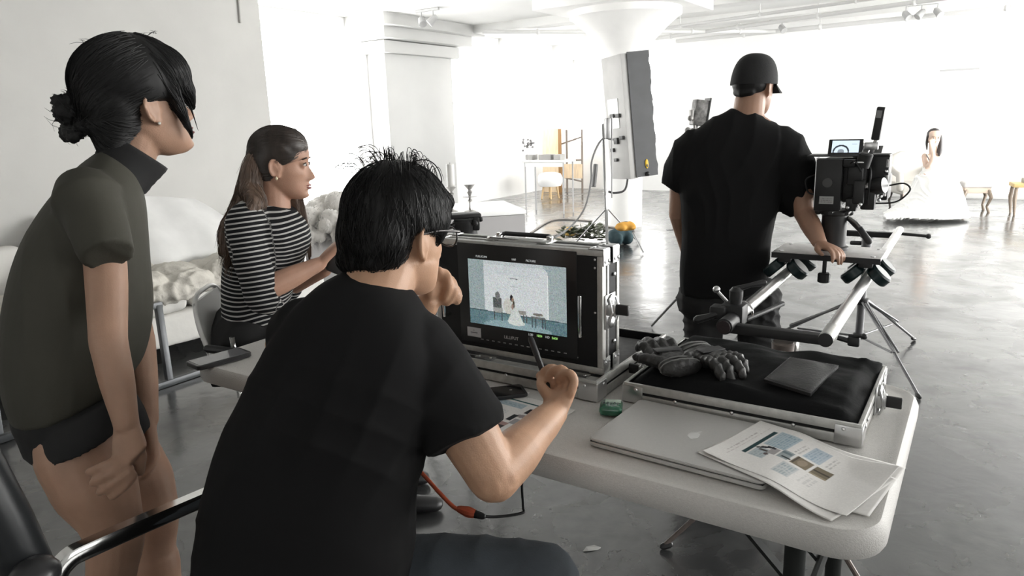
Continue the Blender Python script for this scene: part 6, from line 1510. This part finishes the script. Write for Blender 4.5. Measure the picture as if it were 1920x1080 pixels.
hr_ = MB(); hp = lambda x, y, z: Hq @ Vector((x, y, z)); Rh = Hq.to_3x3().normalized()
hr_.ell(hp(-.012, 0, .040), (.100, .085, .086), Rh, 26, 18); hr_.ell(hp(-.035, 0, .012), (.080, .082, .088), Rh, 24, 18)
hr_.ell(hp(.026, -.004, .066), (.066, .070, .052), Rh @ Matrix.Rotation(math.radians(28), 3, 'Y'), 24, 16)
hr_.ell(hp(.012, -.006, .052), (.060, .079, .042), Rh @ Matrix.Rotation(math.radians(30), 3, 'Y'), 24, 16)
me = remesh(hr_, .005, 4, 'hair')
def combq(p, t): return Hq.to_3x3() @ Vector((-1, 0, -.25))
sb_ = strands(me, 1600, 8, .09, .0007, combq, 19, None, .0012, .08)
ho = link('hair', me, M_HAIRB, qo, True, label='dark brown hair pulled back from the face'); obj('hair_strands', sb_, M_HAIRB, ho, True, smooth=60, kind='stuff')
# long hair falling behind and in front of the shoulder
lh = MB()
bk = [hp(-.075, -.040, .015), hp(-.085, -.048, -.03), hp(-.090, -.055, -.085), qp(478, 385, .10), qp(455, 418, .14), qp(436, 455, .165), qp(426, 498, .16)]
lh.limb(bk, [(.030, .030), (.040, .036), (.046, .036), (.050, .028), (.044, .022), (.030, .014), (.012, .006)], side=QN, n=18, sub=4)
lh.limb([hp(-.075, .02, .0), hp(-.10, .01, -.07), qp(462, 392, .0), qp(436, 430, .03), qp(422, 470, .05)], [.045, .045, .05, .04, .02], n=16, sub=4)
fh = [hp(-.01, .075, -.03), hp(.015, .075, -.09), qp(556, 400, -.06), qp(566, 430, -.03), qp(574, 470, -.02)]
lh.limb(fh, [.026, .026, .022, .016, .006], n=12, sub=4)
me = remesh(lh, .0045, 2, 'long_hair'); fold(me, [((1, .5, .15), .02, .003), ((.3, 1, .1), .018, .003)], 6); 
st = strands(me, 1100, 9, .12, .0010, lambda p, t: Vector((-.22, -.05, -1)) if p.x < Hq.translation.x - .02 else Vector((.12, 0, -1)), 23, None, .003, .14, .4)
rs = random.Random(3)
for k in range(22):
    x0 = rs.uniform(-.012, .012); st.tube(spline([qp(562 + x0 * 400, 365, -.03), qp(570 + x0 * 500, 410, -.03), qp(578 + x0 * 400, 455, -.02), qp(580 + x0 * 300, 485 + rs.uniform(-15, 10), -.02)], 4), .0009, 3)
for k in range(60):
    p0 = qp(rs.uniform(425, 475), rs.uniform(420, 470), .17 + rs.uniform(0, .02)); st.tube(spline([p0, p0 + Vector((-.01, -.004, -.03)), p0 + Vector((-.018 + rs.uniform(-.01, .01), -.004, -.065))], 3), .0009, 3)
lo_ = link('long_hair', me, M_HAIRL, qo, True, label='long light brown hair over the shoulders'); obj('hair_strands', st, M_HAIRL, lo_, True, smooth=60, kind='stuff')
eyes(qo, Hq); lips(qo, Hq)
obj('earring', MB().ell(Hq @ Vector((.001, -.080, -.046)), (.0045, .0045, .006)), mat('gold_pearl', (.7, .6, .42), .25), qo, True, smooth=60)
bq_ = qp(634, 497, .03); wk = thing('small_camera', 'dark object held in both hands by the woman in stripes', 'camera', bq_, .3); obj('body', MB().box((0, 0, 0), (.075, .05, .06), rot=Matrix.Rotation(.5, 3, 'Y'), bev=.01), M_BLACK, wk); obj('lens', MB().cyl((.01, .025, .01), (.02, .07, .02), .022, 16), M_BLACKM, wk)

# ================================================================== man in the cap pushing the dolly
cp0 = at_t(1385, 420, 3.12); cyaw = YAW + math.radians(10)
co_ = thing('person', 'person in black T-shirt and cap standing with one hand on the slider dolly', 'person', (cp0.x, cp0.y, 0), 0)
cpn = Plane(cp0, cyaw); CD, CN = cpn.d, cpn.n; CFW = -CN
def C_(u0, u1, v, dep, off=0.0, tilt=0.0):
    a, c = cpn(u0, v - tilt, off), cpn(u1, v + tilt, off); return ((a + c) / 2, (c - a) / 2, CN * dep)
body = MB()
Hc = head_matrix(cpn(1414, 160, -.05), cyaw + math.pi / 2 - math.radians(28), math.radians(-6), 0, s=1.0)
head_part(body, Hc, True)
body.limb([cpn(1402, 225, .0), Hc @ Vector((-.02, 0, -.06))], [.066, .062], n=18)
body.loft(interp_secs([C_(1300, 1425, 560, .10), C_(1300, 1430, 480, .10), C_(1290, 1450, 380, .11), C_(1285, 1470, 300, .10), C_(1320, 1470, 250, .08), C_(1365, 1440, 222, .06)], 3), 26)
csr, cer, cwr = cpn(1490, 290, .0), at_t(1508, 398, 2.98), at_z(1537, 456, .888)
body.limb([csr, csr.lerp(cer, .5), cer], [.056, .052, .044], n=14, sub=3); body.limb([cer, cer.lerp(cwr, .4), cwr], [.044, .041, (.029, .026)], n=14, sub=3)
hand_frame(cwr, at_z(1590, 480, .862) - cwr, Vector((.3, -.5, .9)), Vector((-.3, .9, .2)), body, [(.25, .5, .4), (.25, .55, .4), (.3, .6, .4), (.3, .6, .4)], s=.95)
csl, cel, cwl = cpn(1282, 290, .0), cpn(1272, 400, -.03), cpn(1290, 480, -.16)
body.limb([csl, cel], [.056, .044], n=14, sub=3); body.limb([cel, cwl], [.044, .028], n=14, sub=3)
hand_frame(cwl, cpn(1305, 540, -.2) - cwl, CD * -1, CFW, body, [(.3, .5, .3)] * 4)
cl_l, cl_r = [cpn(1322, 560, .0), cpn(1318, 640, .0), cpn(1315, 700, .02)], [cpn(1410, 560, .0), cpn(1418, 640, -.02), cpn(1422, 700, -.01)]
legs_c = []
for pts in (cl_l, cl_r):
    an = Vector((pts[2].x, pts[2].y, .09)); h_ = pts[0]; kn_ = Vector((pts[1].x, pts[1].y, .50)) + CFW * .02
    body.limb([h_, kn_, an], [.088, .060, .040], n=14, sub=4); body.limb([an + Vector((0, 0, -.045)), an + CFW * .15 + Vector((0, 0, -.062))], [.036, .026], n=12); legs_c.append((h_, kn_, an))
me = remesh(body, .0055, 2, 'body'); link('body', me, SK_D, co_, True)
tee = MB()
tee.loft(interp_secs([C_(1277, 1440, 545, .135), C_(1276, 1440, 500, .14), C_(1280, 1448, 440, .14), C_(1278, 1462, 380, .14), C_(1276, 1474, 320, .135), C_(1288, 1484, 270, .12, 0, 4), C_(1320, 1468, 238, .095, 0, 6), C_(1362, 1436, 215, .064, 0, 6)], 4), 34, True, 2.6)
tee.limb([cpn(1300, 280, .0), cpn(1284, 312, .0), cpn(1265, 350, -.01)], [.088, .085, (.074, .066)], n=20, sub=4, flat=True)
tee.limb([cpn(1466, 275, .0), cpn(1488, 320, .0), at_t(1499, 390, 3.05)], [.088, .088, (.084, .078)], n=20, sub=4, flat=True)
me = remesh(tee, .007, 4, 'shirt'); fold(me, [((.8, -.3, -.4), .18, .007), ((.9, -.4, .2), .15, .005)], 41); link('shirt', me, M_TEE, co_, True, label='black oversized T-shirt')
pt = MB(); pt.limb([legs_c[0][0], legs_c[1][0]], [.125, .125], n=18)
for h_, kn_, an in legs_c: pt.limb([h_, kn_, an + Vector((0, 0, .02))], [.112, .092, .066], n=18, sub=4)
me = remesh(pt, .008, 3, 'trousers'); fold(me, [((.3, .1, 1), .09, .008), ((.8, .2, .5), .12, .006)], 3); link('trousers', me, mat('black_twill', (.014, .014, .0145), .9), co_, True)
for h_, kn_, an in legs_c: b = MB(); b.limb([an + Vector((0, 0, -.04)) - CFW * .04, an + CFW * .17 + Vector((0, 0, -.058))], [(.045, .05), (.042, .032)], n=14); obj('shoe', b, M_BLACK, co_, True, smooth=60)
hp = lambda x, y, z: Hc @ Vector((x, y, z)); Rh = Hc.to_3x3().normalized()
hr_ = MB(); hr_.ell(hp(-.026, 0, .0), (.080, .074, .058), Rh, 22, 14); hr_.limb([hp(-.070, -.034, -.036), hp(-.082, 0, -.042), hp(-.070, .034, -.036)], [.017, .018, .017], n=12)
link('hair', remesh(hr_, .005, 3, 'hair'), M_HAIRK, co_, True, label='short black hair below the cap')
cpb = MB(); rings = []
for k in range(12):
    t = k / 11 * math.pi / 2; z = .012 + .117 * math.sin(t); r = math.cos(t) ** .61 if k < 11 else .02
    rings.append([hp(-.004 + (.109 * r) * math.cos(a), .090 * r * math.sin(a), z - .010 * (1 - math.cos(a)) * (1 - k / 11)) for a in np.linspace(0, 2 * math.pi, 33)[:-1]])
cpb.rings(rings); cap_ = obj('cap', cpb, mat('black_cap_twill', (.012, .012, .0125), .85, bump=.1, bscale=200), co_, True, smooth=50, label='black baseball cap')
bm_ = MB(); vs = []; n_ = 16
for j in range(5):
    for i in range(n_ + 1):
        a = (i / n_ - .5) * 2.1; rr_ = j / 4; x = -.004 + (.104 + .068 * rr_ * math.cos(a * .75)) * math.cos(a); y = (.088 + .006 * rr_) * math.sin(a); vs.append(hp(x, y, .018 - .030 * rr_ - .018 * (math.sin(a)) ** 2))
fs = [(j * (n_ + 1) + i, j * (n_ + 1) + i + 1, (j + 1) * (n_ + 1) + i + 1, (j + 1) * (n_ + 1) + i) for j in range(4) for i in range(n_)]
n0 = len(vs); vs += [v_ + Rh @ Vector((0, 0, -.004)) for v_ in vs]; fs += [tuple(n0 + q for q in reversed(f)) for f in fs]
ed = [i for i in range(n_ + 1)] + [j * (n_ + 1) + n_ for j in range(1, 5)] + [4 * (n_ + 1) + i for i in range(n_ - 1, -1, -1)] + [j * (n_ + 1) for j in range(3, 0, -1)]
fs += [(ed[(k + 1) % len(ed)], ed[k], n0 + ed[k], n0 + ed[(k + 1) % len(ed)]) for k in range(len(ed))]
obj('brim', bm_.add(vs, fs), MATS['black_cap_twill'], cap_, True, smooth=50); obj('top_button', MB().ell(hp(-.004, 0, .125), (.008, .008, .005), Rh, 10, 6), MATS['black_cap_twill'], cap_, True)

# ================================================================== bride in the far right
bp0 = at_t(1752, 330, 9.35); byaw = math.radians(12)
bo = thing('person', 'person in a white wedding dress seated by the cream armchair, one hand at her chin', 'person', (bp0.x, bp0.y, 0), 0)
bp = Plane(bp0, 0.0); BD, BN = bp.d, bp.n
def B_(u0, u1, v, dep, off=0.0):
    a, c = bp(u0, v, off), bp(u1, v, off); return ((a + c) / 2, (c - a) / 2, BN * dep)
body = MB()
Hb = head_matrix(bp(1751, 258, .02), math.radians(-102), math.radians(-3), math.radians(0), s=.97)
head_part(body, Hb, False, .97)
body.limb([bp(1750, 288), Hb @ Vector((-.02, 0, -.06))], [.048, .046], n=14)
body.loft(interp_secs([B_(1722, 1768, 335, .12), B_(1733, 1764, 318, .09), B_(1731, 1769, 302, .10), B_(1735, 1766, 291, .07)], 3), 22)
for pts in ([bp(1734, 293, .02), bp(1739, 313, .10), bp(1749, 296, .16), bp(1747, 278, .14)], [bp(1766, 294, 0), bp(1768, 315, .03), bp(1772, 333, .12)]):
    body.limb(pts, [.040, .035, .028, .024][:len(pts)], n=12, sub=3)
hand_frame(bp(1747, 278, .14), Vector((.1, .2, 1)), Vector((0, -1, 0)), Vector((1, 0, 0)), body, [(.3, .6, .4)] * 4, s=.9)
hand_frame(bp(1772, 333, .12), Vector((.9, -.3, -.1)), Vector((0, -.2, 1)), Vector((0, -1, 0)), body, [(.2, .3, .2)] * 4, s=.9)
for s_x in (1735, 1770):
    body.limb([bp(s_x, 344, .0), bp(s_x + 8, 356, .25), bp(s_x + 10, 392, .28)], [.06, .05, .04], n=12)
link('body', remesh(body, .006, 2, 'body'), SK_E, bo, True)
M_DRS = mat('white_satin_dress', (.90, .90, .885), .6, sheen=.2)
dr = MB(); dr.loft(interp_secs([B_(1722, 1770, 338, .13), B_(1734, 1763, 318, .105), B_(1736, 1767, 304, .112), B_(1746, 1768, 297, .095)], 4), 28)
dr.loft(interp_secs([B_(1722, 1776, 330, .17, .02), B_(1720, 1792, 342, .26, .10), B_(1713, 1799, 360, .30, .14), B_(1694, 1805, 384, .36, .18), B_(1662, 1811, 404, .42, .22)], 4), 48, False, 2.0)
dr.limb([bp(1690, 403, .45), bp(1660, 406, .55)], [.05, .03], n=14)
me = remesh(dr, .013, 3, 'dress'); fold(me, [((1, .1, .02), .13, .022), ((.9, .5, -.3), .2, .012)], 51); v = get_co(me); v[:, 2] = np.maximum(v[:, 2], .004); set_co(me, v); link('dress', me, M_DRS, bo, True, label='long white wedding dress')
hr_ = MB(); hp = lambda x, y, z: Hb @ (Vector((x, y, z)) * .97); Rh = Hb.to_3x3().normalized()
hr_.ell(hp(-.018, 0, .042), (.090, .080, .080), Rh, 20, 14); hr_.ell(hp(-.04, 0, .0), (.07, .078, .085), Rh, 20, 14)
hr_.limb([hp(.0, .072, .02), hp(.01, .082, -.06), bp(1762, 283, .06), bp(1761, 292, .09)], [.024, .028, .030, .012], n=12, sub=3); hr_.limb([hp(.0, -.074, .02), hp(.0, -.080, -.06), bp(1738, 280, .02)], [.018, .016, .010], n=12, sub=3)
me = remesh(hr_, .006, 3, 'hair'); ho = link('hair', me, mat('dark_hair_soft', (.035, .03, .03), .5), bo, True, label='long dark wavy hair')
eyes(bo, Hb, .97); lips(bo, Hb, .97, mat('pink_lip', (.5, .2, .19), .4))
obj('dress_strap', MB().limb([bp(1737, 290, .05), bp(1741, 297, .10), bp(1744, 304, .11)], [.008, .008, .008], n=8), mat('grey_strap', (.25, .25, .25), .6), bo, True)
